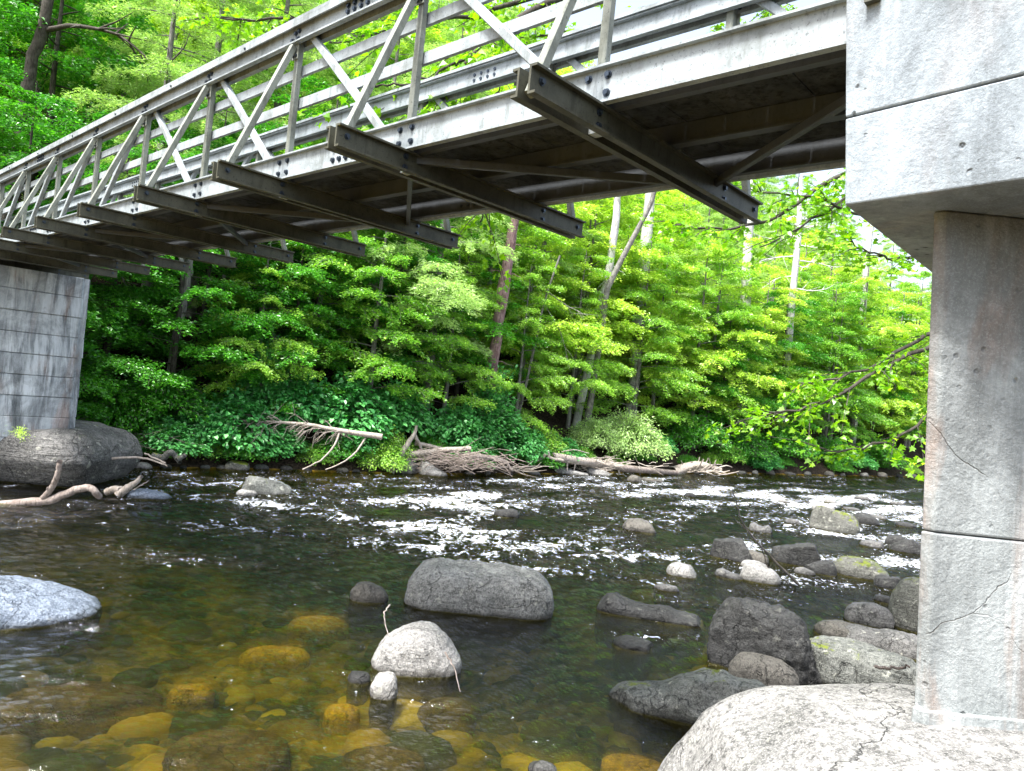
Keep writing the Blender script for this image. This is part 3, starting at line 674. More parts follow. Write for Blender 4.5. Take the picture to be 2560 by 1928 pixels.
# ------------------------------------------------------------------ footbridge
def U(*a): return tuple(x * K for x in a)
def build_bridge():
    B = empty('footbridge', tuple(P0), HEAD)
    tag(B, 'pale fibreglass truss footbridge with outrigger floor beams crossing the river', 'bridge')
    y0, y1 = -1.02 * SP, 13 * SP
    WID = 2.4187 * K
    def chan(mb, xweb, xlip, z0, z1, ya, yb, t=.012):
        """channel along y: web at xweb, flanges reaching to xlip"""
        d = 1 if xlip > xweb else -1; t *= K
        sec = [(xweb, z0), (xlip, z0), (xlip, z0 + t), (xweb + d * t, z0 + t), (xweb + d * t, z1 - t), (xlip, z1 - t), (xlip, z1), (xweb, z1)]
        mb.extrude(sec, (0, ya, 0), (0, yb, 0), (1, 0, 0), (0, 0, 1))
    bm0 = MB(); bm0.cyl((0, 0, 0), (0, 0, .35), 1.4, 12); bm0.cyl((0, 0, .35), (0, 0, 1.25), 1.0, 6); bmesh0 = mesh_np('bolt', bm0.V, bm0.F); bmesh0.materials.append(M['bolt'])
    def bolt(par, name, x, y, z, d, r=.017):
        o = obj(name, bmesh0, None, par, (x, y, z)); o.scale = (r * K,) * 3; o.rotation_euler = Vector(d).to_track_quat('Z', 'Y').to_euler()
    for side in (0, 1):
        X = (lambda x: x * K) if side == 0 else (lambda x: WID - x * K)
        sgn = -1 if side == 0 else 1
        def mchan(mb, xw, xl, z0, z1, ya, yb): chan(mb, X(xw), X(xl), z0 * K, z1 * K, ya, yb)
        mb = MB()
        mchan(mb, .542, .5, .004, .2, y0, y1); bco = mb.build('bottom_chord', M['frp'], B)
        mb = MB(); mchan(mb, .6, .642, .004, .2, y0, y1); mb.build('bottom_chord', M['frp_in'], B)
        tc = MB(); mchan(tc, .542, .5, 1.085, 1.24, y0, y1); tco = tc.build('top_chord', M['frp'], B)
        tc = MB(); mchan(tc, .6, .642, 1.085, 1.24, y0, y1); tc.build('top_chord', M['frp'], B)
        cp = MB(); a, b = sorted((X(.485), X(.655))); cp.box(a, b, y0, y1, 1.243 * K, 1.268 * K)
        a, b = sorted((X(.485), X(.4965))); cp.box(a, b, y0, y1, 1.2 * K, 1.242 * K); cp.build('handrail_cap', M['frp'], B)
        for zr in (.60, .86):
            r_ = MB(); a, b = sorted((X(.603), X(.63))); r_.box(a, b, y0, y1, zr * K, (zr + .078) * K); r_.build('guard_rail', M['frp'], B)
        for i in range(-1, 13):
            y = i * SP
            p = MB(); p.bar((X(.571), y, .02 * K), (X(.571), y, 1.21 * K), .05 * K, .05 * K, (1, 0, 0)); post = p.build('post', M['frp_post'], B)
            gp = MB(); a, b = sorted((X(.5365), X(.541))); gp.box(a - .001, b + .001, y - .045 * K, y + .045 * K, .97 * K, 1.083 * K); gp.build('gusset_plate', M['frp_post'], post)
            if side == 0 and i < 8:
                for dy in (-.022, .022): bolt(post, 'post_bolt', X(.536), y + dy * K, .995 * K, (sgn, 0, 0), .009)
            br = MB(); br.bar((X(.055), y, -.11 * K), (X(.515), y, 1.06 * K), .045 * K, .05 * K, (0, 1, 0)); br.build('outrigger_brace', M['frp_post'], B)
            if i < 12:
                d_ = MB()
                if i < 4: a = (X(.571), (i + 1) * SP - .09 * K, 1.2 * K); b = (X(.571), i * SP + .14 * K, .06 * K)
                else: a = (X(.571), i * SP + .09 * K, 1.2 * K); b = (X(.571), (i + 1) * SP - .14 * K, .06 * K)
                d_.bar(a, b, .047 * K, .055 * K, (1, 0, 0)); d_.build('truss_diagonal', M['frp'], B)
            if side == 0 and i < 8:
                for dy, z in ((-.07, .06), (-.07, .15), (.05, .15), (.05, .06)): bolt(bco, 'chord_bolt', X(.53), y + dy * K, z * K, (sgn, 0, 0), .015)
            if i < 8:
                for dy, z in ((-.05, 1.18), (.0, 1.17), (-.04, 1.12), (.04, 1.12)): bolt(tco, 'chord_bolt' if side == 0 else 'inner_chord_bolt', X(.53), y + dy * K, z * K, (-1, 0, 0), .015)
            if side == 0 and i < 8: bolt(tco, 'cap_bolt', X(.485), y + SP * .5, 1.22 * K, (sgn, 0, 0), .009)
        for ys in (1.45, 6.5):
            for z0, z1 in ((.02, .184), (1.1, 1.225)):
                sp_ = MB(); a, b = sorted((X(.5265), X(.5295))); sp_.box(a, b, ys * SP - .16 * K, ys * SP + .16 * K, z0 * K, z1 * K); s_ = sp_.build('splice_plate', M['frp'], B)
                for dy in (-.12, -.04, .04, .12):
                    for z in (z0 + .04, z1 - .04): bolt(s_, 'splice_bolt', X(.526) if side == 0 else X(.6), ys * SP + dy * K, z * K, (-1, 0, 0), .015)
    for i in range(-1, 13):
        y = i * SP
        f = MB()
        for s in (-1, 1):
            t = .012 * K; yw, yl = y + s * .03 * K, y + s * .074 * K; z0, z1 = -.135 * K, 0
            sec = [(yw, z0), (yl, z0), (yl, z0 + t), (yw + s * t, z0 + t), (yw + s * t, z1 - t), (yl, z1 - t), (yl, z1), (yw, z1)]
            f.extrude(sec, (0, 0, 0), (WID, 0, 0), (0, 1, 0), (0, 0, 1))
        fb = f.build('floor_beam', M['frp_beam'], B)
        yb = y - .042 * K
        for x, z in ((.075, -.055), (.52, -.035), (.52, -.105), (1.9, -.035), (1.9, -.105), (2.345, -.06)):
            if i < 10: bolt(fb, 'beam_bolt', x * K, yb, z * K, (0, -1, 0), .014)
        st = MB(); st.box(.54 * K, .6 * K, y - .03 * K + .001, y + .03 * K - .001, -.128 * K, -.004); st.build('spacer', M['frp'], fb)
    for i in range(-1, 12):
        a_n = (i % 2 != 0)
        p = (.6 * K, i * SP, -.03 * K) if a_n else (1.82 * K, i * SP, -.03 * K)
        q = (1.82 * K, (i + 1) * SP, -.03 * K) if a_n else (.6 * K, (i + 1) * SP, -.03 * K)
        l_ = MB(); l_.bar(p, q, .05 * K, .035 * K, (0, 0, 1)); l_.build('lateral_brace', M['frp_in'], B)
    for x in (.9, 1.21, 1.52):
        if x != 1.21: continue
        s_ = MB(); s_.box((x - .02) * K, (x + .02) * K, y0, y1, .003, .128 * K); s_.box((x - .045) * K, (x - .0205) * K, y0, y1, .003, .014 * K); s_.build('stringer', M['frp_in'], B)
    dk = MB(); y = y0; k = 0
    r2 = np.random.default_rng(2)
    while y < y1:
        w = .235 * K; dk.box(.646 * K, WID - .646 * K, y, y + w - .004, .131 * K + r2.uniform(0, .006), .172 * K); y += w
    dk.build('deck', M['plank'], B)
build_bridge()

# ------------------------------------------------------------------ piers
def prism(bot, top, zb, zt):
    """bot/top: lists of (x,y) with same length"""
    n = len(bot)
    V = [(x, y, zb) for x, y in bot] + [(x, y, zt) for x, y in top]
    F = [(i, (i + 1) % n, n + (i + 1) % n, n + i) for i in range(n)] + [tuple(range(n))[::-1], tuple(range(n, 2 * n))]
    return V, F
def bevel(o, w=.012, seg=2):
    b = o.modifiers.new('bevel', 'BEVEL'); b.width = w; b.segments = seg; b.limit_method = 'ANGLE'; return o
def near_pier():
    t = empty('concrete_pier', (float(cb[0]) + .5, COLD + .3, ZL))
    tag(t, 'tall near concrete pier with an overhanging cap at the right edge', 'bridge pier')
    o = np.array(t.location)
    def put(name, V, F, mat, bv=.01):
        V = np.array(V) - o; ob = obj(name, mesh_np(name, V, F), mat, t); bevel(ob, bv); return ob
    sc = K / 1.2
    # cap: end face (towards the camera) and river face, flat underside
    zu = CAMZ + .85 * sc; A3 = at(2112, 513, zu); A_lo = A3[:2]
    ztop_ = zu + 2.4; Ah = atd(2115, 5, A3[1]); lean = (Ah[0] - A3[0]) / (Ah[2] - zu); zjc = atd(2112, 295, A3[1])[2]
    de = np.array([.609, -.793]); dr = np.array([E2[0], E2[1]])
    r = ray(2115, 5); A_hi = None
    def cappoly(px_shift, L=2.2, Wd=1.2):
        a = A_lo + px_shift
        b = a + de * Wd; c = b + dr * L; d = a + dr * L
        return [tuple(a), tuple(b), tuple(c), tuple(d)]
    # the river-side corner leans outwards slightly as it rises
    sh = lambda z: np.array([lean * (z - zu), .0])
    seats = [(zu, zjc - .003), (zjc + .003, ztop_)]
    for k, (z0, z1) in enumerate(seats):
        L = .36 if k else 2.6
        L = .40
        bo = cappoly(sh(z0) + (de * 0 if k == 0 else -de * 0), L); to = cappoly(sh(z1), L)
        V, F = prism(bo, to, z0, z1); put('cap_block' if k == 0 else 'parapet_block', V, F, M['conc_cap'], .006)
    # seat under the bridge end, behind the cheek block
    bo = [tuple(np.array(p) + dr * .402) for p in cappoly(sh(zu), 0, 1.2)[:2]]
    a, b = map(np.array, bo); c, d = b + dr * 2.6, a + dr * 2.6
    V, F = prism([a, b, c, d], [a, b, c, d], zu, P0[2] - .15 * K); put('cap_block', V, F, M['conc_cap'], .006)
    # column
    zj = atd(2318, 1328, COLD)[2]
    def colpoly(xl):
        ch = .03
        return [(xl + ch, COLD), (xl + 1.1, COLD), (xl + 1.9, COLD + .8), (xl + 1.5, COLD + 1.5), (xl, COLD + ch)]
    xb = atd(2297, 1764, COLD)[0]; xt = atd(2337, 590, COLD)[0]
    def xl(z): return xb + (xt - xb) * (z - ZL) / (zu - ZL)
    for z0, z1, dx in ((ZL - .06, zj - .004, 0), (zj, zu - .002, .004)):
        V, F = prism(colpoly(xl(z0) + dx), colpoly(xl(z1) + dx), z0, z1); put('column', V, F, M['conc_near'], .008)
    ctr = np.array([xl(ZL) + .7, COLD + .75])
    grow = lambda g: [tuple(ctr + (np.array(p) - ctr) * (1 + g)) for p in colpoly(xl(ZL))]
    V, F = prism(grow(.03), grow(.02), ZL - .12, ZL - .012); put('mortar_bed', V, F, M['conc_near'], .006)
near_pier()
def far_pier():
    c = P0 + 9 * SP * E1
    t = empty('concrete_pier', (float(c[0]), float(c[1]), float(pier_z)), HEAD)
    tag(t, 'far concrete pier with water stains and pour lines at the left', 'bridge pier')
    zt = P0[2] - .14 * K - pier_z
    U1 = 2.39 * K; U0 = -.9 * K; th = .95
    n = 9; zs = np.linspace(-.35, zt, n + 1)
    rg = np.random.default_rng(3)
    for k in range(n):
        j = rg.uniform(-.008, .008)
        z0, z1 = zs[k] + .004, zs[k + 1] - .004
        pl = [(U0, -th / 2 + j), (U1 - .2, -th / 2 + j), (U1 + j, -th / 2 + .2 + j), (U1 + j, th / 2 - .2), (U1 - .2, th / 2), (U0, th / 2)]
        pb = [(x + .012 * (1 if x > 0 else -1), y + (-.014 if y < 0 else .014)) for x, y in pl]
        V, F = prism(pb if k % 2 else pl, pl, z0, z1)
        o = obj('pour_course', mesh_np('pour_course', V, F), M['conc_far'], t); bevel(o, .012)
    mb = MB(); mb.box(U0 + .02, U1 - .06, -th / 2 + .05, th / 2 - .05, -.35, zt - .005); mb.build('core', M['conc_far'], t)
far_pier()

# ------------------------------------------------------------------ vegetation
def leaf_quads(C, D, Nn, L, Wd, rg, shape='oval'):
    """C centres, D long directions, Nn normals -> one leaf each"""
    D = D / (np.linalg.norm(D, axis=1)[:, None] + 1e-9); Sd = np.cross(Nn, D); Sd /= np.linalg.norm(Sd, axis=1)[:, None] + 1e-9
    L = np.broadcast_to(L, (len(C),))[:, None] * rg.uniform(.65, 1.2, (len(C), 1)); Wd = L * Wd
    if shape == 'oval':
        pts = [(-.5, 0), (-.1, .5), (.5, 0), (-.1, -.5)]
    elif shape == 'hex':
        pts = [(-.5, 0), (-.25, .42), (.15, .42), (.5, 0), (.15, -.42), (-.25, -.42)]
    else:
        pts = [(-.5, 0), (-.42, .45), (-.12, .3), (.08, .55), (.14, .2), (.55, 0), (.14, -.2), (.08, -.55), (-.12, -.3), (-.42, -.45)]
    k = len(pts)
    N3 = np.cross(D, Sd)
    V = np.stack([C + a * L * D + b * Wd * Sd + N3 * (abs(b) * .35 * Wd - (a > .3) * .12 * L) for a, b in pts], 1).reshape(-1, 3)
    return V, np.arange(len(C) * k).reshape(-1, k)
def unit(v): return v / (np.linalg.norm(v, axis=-1, keepdims=True) + 1e-9)
def spray_leaves(P, T, Up, n, spread, L, Wd, rg, droop=.15):
    """n leaves about each twig point P with direction T"""
    m = len(P)
    idx = np.repeat(np.arange(m), n)
    side = unit(np.cross(T, Up))
    a = rg.uniform(-1, 1, m * n)
    C = P[idx] + side[idx] * (a * spread)[:, None] + T[idx] * rg.uniform(-.5, .5, (m * n, 1)) * spread * 1.4
    C[:, 2] += rg.normal(0, .06, m * n) - np.abs(a) * spread * droop
    D = unit(T[idx] + side[idx] * (np.sign(a) * .9)[:, None] + rg.normal(0, .35, (m * n, 3)))
    Nn = unit(np.array([0, -.12, 1.]) + rg.normal(0, .55, (m * n, 3)))
    return C, D, Nn, L, Wd
def limb_tree(seed, H, Rad, nl, per=9, tw=9, leaf=.11, wd=.55, shape='oval', base=.12, cone=.7, rise=.18, droop=.5, trunk_r=None, spread=.16, lean=0):
    rg = np.random.default_rng(seed)
    tr = trunk_r or .011 * H
    T = np.stack([np.linspace(0, lean, 14) + rg.normal(0, .03, 14).cumsum() * .5, rg.normal(0, .03, 14).cumsum() * .5, np.linspace(-.3, H, 14)], 1)
    paths = [(T, np.linspace(tr * 1.3, tr * .15, 14))]
    Pl, Tl = [], []
    for k in range(nl):
        f = (k + .5 + rg.uniform(-.4, .4)) / nl; h = H * (base + (1 - base) * f)
        az = k * 2.39996 + rg.normal(0, .3); Ln = Rad * (1 - cone * f ** 1.3) * rg.uniform(.65, 1.15) * (1 if f > .12 else .8)
        c0 = np.array([np.interp(h, T[:, 2], T[:, 0]), np.interp(h, T[:, 2], T[:, 1]), h])
        d = np.array([math.cos(az), math.sin(az), 0]); s = np.linspace(0, 1, 9)
        rk = rise * rg.uniform(.5, 2.0); L_ = c0 + d * (s * Ln)[:, None] + np.array([0, 0, 1]) * ((rk * s - (droop * 1.6 * rise + .12) * s * s) * Ln)[:, None]
        L_[:, :2] += rg.normal(0, .04 * Ln, (1, 2)) * (s ** 2)[:, None]
        paths.append((L_, np.linspace(tr * .3 * (Ln / Rad), .006, 9)))
        side = np.array([-d[1], d[0], 0])
        ntw = int(tw * max(.4, Ln / Rad)) + 2
        for j in range(ntw):
            t = .22 + .78 * (j + rg.random()) / ntw; p = np.array([np.interp(t, s, L_[:, q]) for q in range(3)])
            sg = 1 if j % 2 else -1; tl = Ln * (.16 + .42 * (1 - t)) * rg.uniform(.7, 1.2)
            td = unit(d * .75 + side * sg * rg.uniform(.5, 1) + np.array([0, 0, rg.uniform(-.38, .2)]))
            q = np.linspace(.12, 1, max(3, int(tl / .17)))
            tp = p + td * (q * tl)[:, None]; tp[:, 2] -= .22 * q ** 2 * tl
            Pl.append(tp); Tl.append(np.repeat(td[None], len(tp), 0))
            if j % 2 == 0: paths.append((np.stack([p, p + td * tl * .6, tp[-1]]), [.008, .005, .003]))
    P = np.concatenate(Pl); Tt = np.concatenate(Tl)
    C, D, Nn, L, Wd = spray_leaves(P, Tt, np.array([0, 0, 1.]), per, spread, leaf, wd, rg)
    return leaf_quads(C, D, Nn, L, Wd, rg, shape), tubes(paths, 5)
protos = {}
def proto(kind, variant, leafmat, barkmat, **kw):
    (LV, LF), (TV, TF) = limb_tree(**kw)
    a = mesh_np('crown', LV, LF); a.materials.append(M[leafmat])
    b = mesh_np('trunk', TV, TF, True); b.materials.append(M[barkmat])
    protos.setdefault(kind, []).append((a, b))
for v in range(3):
    proto('deep', v, 'leaf_deep', 'bark', seed=10 + v, H=9, Rad=3.6, nl=34, per=14, tw=18, leaf=.125, wd=.55, cone=.55, base=.06)
    proto('mid', v, 'leaf_mid', 'bark_grey', seed=20 + v, H=10, Rad=3.5, nl=38, per=14, tw=18, leaf=.12, wd=.55, cone=.6, base=.08, rise=.25)
for v in range(2):
    proto('lime', v, 'leaf_lime', 'bark_grey', seed=30 + v, H=10, Rad=3.4, nl=38, per=14, tw=17, leaf=.125, wd=.6, cone=.5, base=.1, rise=.3)
    proto('hemlock', v, 'leaf_pale', 'bark_grey', seed=40 + v, H=13, Rad=3.2, nl=52, per=20, tw=17, leaf=.13, wd=.2, cone=.75, base=.15, rise=.1, droop=.9, spread=.12)
KIND_TXT = {'deep': 'dark green layered tree', 'mid': 'mid green layered tree', 'lime': 'bright yellow-green tree', 'hemlock': 'pale feathery hemlock'}
def tree(kind, var, x, y, sc, rz, label, group=None, z=None, sx=1.0):
    a, b = protos[kind][var % len(protos[kind])]
    t = empty({'hemlock': 'hemlock_tree'}.get(kind, 'broadleaf_tree'), (x, y, gz(x, y) if z is None else z), rz); t.scale = (sc * sx, sc * sx, sc)
    obj('crown', a, None, t); obj('trunk', b, None, t)
    tag(t, label, 'tree', group)
# front row: placed by where it rises from the bank
front = [(-120, 'deep', 1.0, 1.5), (60, 'deep', .9, 2.5), (215, 'deep', .75, 1.6), (330, 'deep', .95, 2.6), (470, 'deep', .8, 1.6), (600, 'deep', 1.0, 3.2), (700, 'mid', .62, 2.0),
         (800, 'deep', .85, 2.2), (900, 'mid', .95, 3.4), (1000, 'mid', .8, 2.0), (1100, 'deep', .8, 3.2), (1190, 'mid', .7, 2.0), (1290, 'deep', .95, 3.6), (1370, 'mid', .7, 2.0), (1440, 'lime', .95, 3.4),
         (1530, 'mid', .8, 2.6), (1600, 'lime', 1.15, 4.2), (1690, 'mid', .95, 2.6), (1760, 'lime', 1.2, 4.5), (1830, 'mid', 1.0, 2.4), (1890, 'deep', .9, 2.2), (1960, 'mid', 1.0, 3.4), (2020, 'deep', .9, 2.0), (2090, 'mid', 1.05, 3.2),
         (2160, 'mid', 1.0, 2.2), (2220, 'lime', 1.1, 4.4), (2290, 'deep', 1.1, 3.0), (2380, 'mid', 1.2, 3)]
rg = np.random.default_rng(11)
words = ['leftmost, beyond the frame edge', 'behind the far pier', 'just right of the far pier', 'second right of the far pier', 'third right of the far pier', 'above the tall bluish stalk', 'behind the fallen branchy tree', 'over the bluish knotweed',
         'behind the leaning log', 'right of the leaning log', 'behind the reddish dead trunk', 'in front of the reddish dead trunk', 'right of the reddish dead trunk', 'above the low drift log', 'left of the white dead trunk',
         'above the rounded pale bush, left side', 'right of the white dead trunk', 'above the rounded pale bush, right side', 'tallest one right of the dark leaning trunk', 'overhanging the root mass', 'right of the root mass', 'above the dark undercut bank', 'at the dark undercut bank',
         'drooping over the water on the right', 'second drooping one on the right', 'high one left of the near pier', 'beside the near pier edge', 'hidden mostly by the near pier']
def bank_at(px, back):
    y = np.interp(px, [p[0] for p in bank_px], [p[1] for p in bank_px]); c = at(px, y)
    return c + E1 * back
for k, (px, kind, sc, back) in enumerate(front):
    c = bank_at(px, back)
    tree(kind, k, c[0], c[1], sc * rg.uniform(.9, 1.1), rg.uniform(0, 6.28), '%s on the far bank, %s' % (KIND_TXT[kind], words[k]))
nb = 0
for row in range(13):
    d = 3.8 + row * 3.9
    for uu in np.arange(-30, 84, 3.9 + row * .12):
        u = uu + rg.uniform(-1.5, 1.5); c = E2 * u + E1 * (float(bank_q(u)) + d + rg.uniform(-1.3, 1.3))
        az = math.degrees(math.atan2(c[0], c[1]))
        if c[1] < 8 or row == 0 and az < -30 or az < -42 or az > 37: continue
        fr = (az + 36) / 66
        pk = rg.random()
        kind = ('hemlock' if pk < (.3 if row < 3 else .5) else 'deep' if pk < .4 and row < 3 else 'lime' if pk > .75 and row > 2 else 'deep' if pk < .5 else 'mid' if pk < .8 else 'lime') if fr < .45 else ('hemlock' if pk < .3 else 'mid' if pk < .55 else 'lime')
        sc = rg.uniform(.95, 1.4) * (1.15 if fr < .5 else 1.0) * (1.05 if row > 3 else .9) * (1.45 if row > 5 and fr > .8 else 1)
        tree(kind, nb, c[0], c[1], sc, rg.uniform(0, 6.28), '%s %s on the hillside, %s' % (KIND_TXT[kind], 'low' if row < 3 else 'halfway up' if row < 7 else 'high', 'above the far pier' if az < -18 else 'behind the bridge truss' if az < 0 else 'behind the white trunks' if az < 16 else 'left of the near pier'), 'hillside trees'); nb += 1
print('hill trees', nb)

# shrubs
def shrub_mesh(seed, Rx, H, n, leaf, wd, shape='hex'):
    rg = np.random.default_rng(seed); paths = []; Pl = []; Tl = []
    for k in range(n):
        az = rg.uniform(0, 6.28); r = Rx * math.sqrt(rg.random()) ; hh = H * (1 - .75 * (r / Rx) ** 2) * rg.uniform(.55, 1.05)
        e = np.array([math.cos(az) * r, math.sin(az) * r, hh]); m_ = e * np.array([.35, .35, .75])
        p = smooth_path([np.zeros(3), m_, e, e + np.array([math.cos(az) * .25, math.sin(az) * .25, -.12])], 12)
        paths.append((p, np.linspace(.014, .003, 12))); Pl.append(p[3:]); Tl.append(unit(np.gradient(p, axis=0))[3:])
    P = np.concatenate(Pl); T = np.concatenate(Tl)
    idx = np.repeat(np.arange(len(P)), 4); C = P[idx] + rg.normal(0, .11, (len(idx), 3))
    out = unit(C * np.array([1, 1, .5])) 
    D = unit(T[idx] * .4 + out + rg.normal(0, .5, (len(idx), 3)) - np.array([0, 0, .3])); Nn = unit(np.array([0, 0, .9]) + out * .5 + rg.normal(0, .3, (len(idx), 3)))
    return leaf_quads(C, D, Nn, leaf, wd, rg, shape), tubes(paths, 4)
SH = {}
for nm, mt, kw in (('blue', 'leaf_blue', dict(Rx=1.3, H=1.7, n=150, leaf=.17, wd=.75)), ('pale', 'leaf_pale', dict(Rx=1.7, H=2.0, n=330, leaf=.11, wd=.5)), ('green', 'leaf_mid', dict(Rx=1.1, H=1.2, n=150, leaf=.11, wd=.55)), ('stalk', 'leaf_blue', dict(Rx=.75, H=3.0, n=110, leaf=.16, wd=.5)),
                   ('dark', 'leaf_deep', dict(Rx=1.4, H=1.5, n=190, leaf=.12, wd=.55))):
    (LV, LF), (TV, TF) = shrub_mesh(len(nm) * 7 + 3, **kw)
    a = mesh_np('foliage', LV, LF); a.materials.append(M[mt]); b = mesh_np('stems', TV, TF, True); b.materials.append(M['bark_grey']); SH[nm] = (a, b)
def shrub(nm, px, back, sc, label, sz=1.0, group=None):
    c = bank_at(px, back); a, b = SH[nm]; t = empty('shrub', (c[0], c[1], gz(c[0], c[1]) - .05), rg.uniform(0, 6)); t.scale = (sc, sc, sc * sz)
    obj('foliage', a, None, t); obj('stems', b, None, t); tag(t, label, 'shrub', group)
shrub('blue', 620, .9, .95, 'bluish large-leaved shrub under the fallen dead tree')
shrub('stalk', 700, 1.6, .95, 'tall bluish leafy stalks rising left of the fallen dead tree')
shrub('blue', 545, 1.0, .7, 'bluish shrub left of the tall stalks')
shrub('blue', 800, 1.7, 1.0, 'bluish shrub arching behind the fallen dead tree')
shrub('blue', 930, 1.6, 1.1, 'blue-green knotweed mound above the leaning log')
shrub('blue', 720, .8, .6, 'low bluish shrub at the waterline under the dead branches')
shrub('green', 1000, .9, .75, 'small fresh green bush beside the leaning log')
shrub('blue', 1060, 1.9, 1.0, 'heart-leaved shrub right of the leaning log')
shrub('stalk', 1275, 1.2, 1.25, 'tall rounded blue-green shrub at the middle of the far bank', .8)
shrub('blue', 1190, 1.1, .9, 'broad-leaved shrub left of the tall blue-green one')
shrub('blue', 1330, .9, .85, 'pale-tipped shrub right of the tall blue-green one')
shrub('green', 1400, 1.1, .9, 'light green bush over the drift log roots')
shrub('pale', 1600, .9, 1.05, 'rounded pale yellow-green bush arching over the bank')
shrub('pale', 1530, 1.1, .7, 'smaller pale bush left of the rounded pale one')
shrub('green', 965, .2, .62, 'light green bush hiding the root end of the fallen dead tree')
shrub('green', 1480, .6, .55, 'low grassy bush above the drift log')
shrub('green', 420, .5, .5, 'low green plants left of the mossy squarish stone')
shrub('green', 520, .5, .55, 'low green plants right behind the mossy squarish stone')
shrub('dark', 330, 1.3, .9, 'dark shrub right of the far pier rock')
shrub('dark', 450, 1.6, 1.0, 'dark shrub behind the low green plants')
shrub('dark', 1790, 1.4, 1.2, 'dark shrub behind the root mass')
shrub('dark', 1900, 1.2, 1.1, 'dark shrub on the undercut bank')
shrub('dark', 2010, 1.2, 1.1, 'dark shrub in the middle of the undercut bank')
shrub('dark', 2120, 1.1, 1.1, 'dark shrub near the right end of the undercut bank')
shrub('dark', 2230, 1.1, 1.2, 'dark shrub next to the near pier edge')
shrub('green', 1850, .9, .8, 'fresh green shrub dipping to the water right of the root mass')

for k, px in enumerate(range(250, 2300, 62)):
    lm = min([(278, 'the far pier rock'), (590, 'the mossy squarish stone'), (780, 'the dead tree twigs'), (980, 'the leaning log'), (1250, 'the tall blue-green shrub'), (1480, 'the long low drift log'), (1745, 'the root mass'), (2000, 'the dark undercut bank'), (2290, 'the near pier edge')], key=lambda q: abs(q[0] - px))
    shrub(['dark', 'green', 'dark', 'blue'][k % 4], px, .45 + .25 * (k % 3), .42 + .1 * (k % 4), '%s low plant clump at the waterline %s of %s' % (['dark', 'fresh green', 'deep green', 'large-leaved'][k % 4], 'left' if px < lm[0] else 'right', lm[1]), .8, 'low plants along the far waterline')
# dead and standing trunks
def bd(px, back):
    return float(bank_at(px, back)[1])
def trunk_thing(label, pts, r0, r1, mat, branches=(), name='dead_tree', cat='tree', n=16, wob=.06, stubs=0, seed=0):
    p0, p1 = np.array(pts[0]), np.array(pts[1]); gzz = gz(p0[0], p0[1])
    if p0[2] > gzz: pts = [p0 + unit(p0 - p1) * (p0[2] - gzz + .3) / abs(unit(p0 - p1)[2])] + list(pts)
    P = smooth_path(pts, n, wob, seed); rg = np.random.default_rng(seed)
    t = empty(name, tuple(P[0]))
    V, Fq = tubes([(P - P[0], np.linspace(r0, r1, n) * (1 + rg.normal(0, .05, n)))], 10); tag(t, label, cat)
    obj('trunk', mesh_np('trunk', V, Fq, True), M[mat], t)
    br = list(branches)
    for k in range(stubs):
        i = rg.integers(2, n - 1); d = unit(np.array([rg.normal(), rg.normal(), rg.uniform(-.3, .5)])); L = rg.uniform(.15, .8)
        br.append(([P[i], P[i] + d * L * .5, P[i] + d * L + np.array([0, 0, -.1 * L])], .03))
    for pts_, r in br:
        p = smooth_path(pts_, 9, .03, seed + 1) - P[0]; paths = [(p, np.linspace(r, r * .2, 9))]
        L = np.linalg.norm(p[-1] - p[0])
        for k in range(int(L * 4)):
            i = rg.integers(2, 8); d = unit(unit(p[-1] - p[0]) + rg.normal(0, .7, 3)); e = p[i] + d * L * rg.uniform(.15, .4)
            paths.append((np.stack([p[i], (p[i] + e) / 2 + rg.normal(0, .02, 3), e]), [r * .4, r * .25, r * .08]))
        V, Fq = tubes(paths, 5); obj('branch', mesh_np('branch', V, Fq, True), M[mat], t)
    return t
trunk_thing('reddish-brown dead trunk with broken stubs in the middle of the far bank', [atd(1225, 960, bd(1250, 2.2)), atd(1250, 780, bd(1250, 2.2)), atd(1272, 640, bd(1250, 2.2)), atd(1287, 540, bd(1250, 2.2))], .26, .19, 'bark_red', stubs=12, seed=3)
trunk_thing('straight bleached white trunk right of centre', [atd(1495, 800, bd(1500, 4.5)), atd(1528, 640, bd(1500, 4.5)), atd(1545, 480, bd(1500, 4.5)), atd(1556, 250, bd(1500, 4.5))], .2, .15, 'bark_white', stubs=8, seed=5)
trunk_thing('dark leaning trunk crossing in front of the white trunk', [atd(1500, 850, bd(1500, 3.5)), atd(1520, 720, bd(1500, 3.5)), atd(1575, 610, bd(1500, 3.5)), atd(1630, 500, bd(1500, 3.5)), atd(1655, 380, bd(1500, 3.5))], .15, .1, 'bark_grey', stubs=4, seed=6, name='leaning_tree')
wb = [([atd(1985, y, bd(1980, 3.5)), atd(1985 + s * w * .5, y + 8, bd(1980, 3.5)), atd(1985 + s * w, y + dy, bd(1980, 3.5))], .05) for y, s, w, dy in ((560, 1, 90, -40), (590, -1, 110, -10), (610, 1, 80, 10), (640, -1, 130, 30), (660, 1, 60, -30), (690, -1, 90, 40), (720, 1, 90, 0), (600, -1, 60, -50), (540, 1, 60, -60), (650, 1, 110, 20), (540, -1, 70, -40))]
trunk_thing('bare white dead tree with spreading branches on the right', [atd(1973, 830, bd(1980, 3.5)), atd(1985, 700, bd(1980, 3.5)), atd(1995, 600, bd(1980, 3.5)), atd(2000, 500, bd(1980, 3.5)), atd(2004, 440, bd(1980, 3.5))], .26, .1, 'bark_white', wb, seed=8)
trunk_thing('white trunk left of the bare dead tree', [atd(1862, 800, bd(1870, 5.5)), atd(1870, 600, bd(1870, 5.5)), atd(1878, 440, bd(1870, 5.5))], .32, .25, 'bark_white', stubs=10, seed=9)
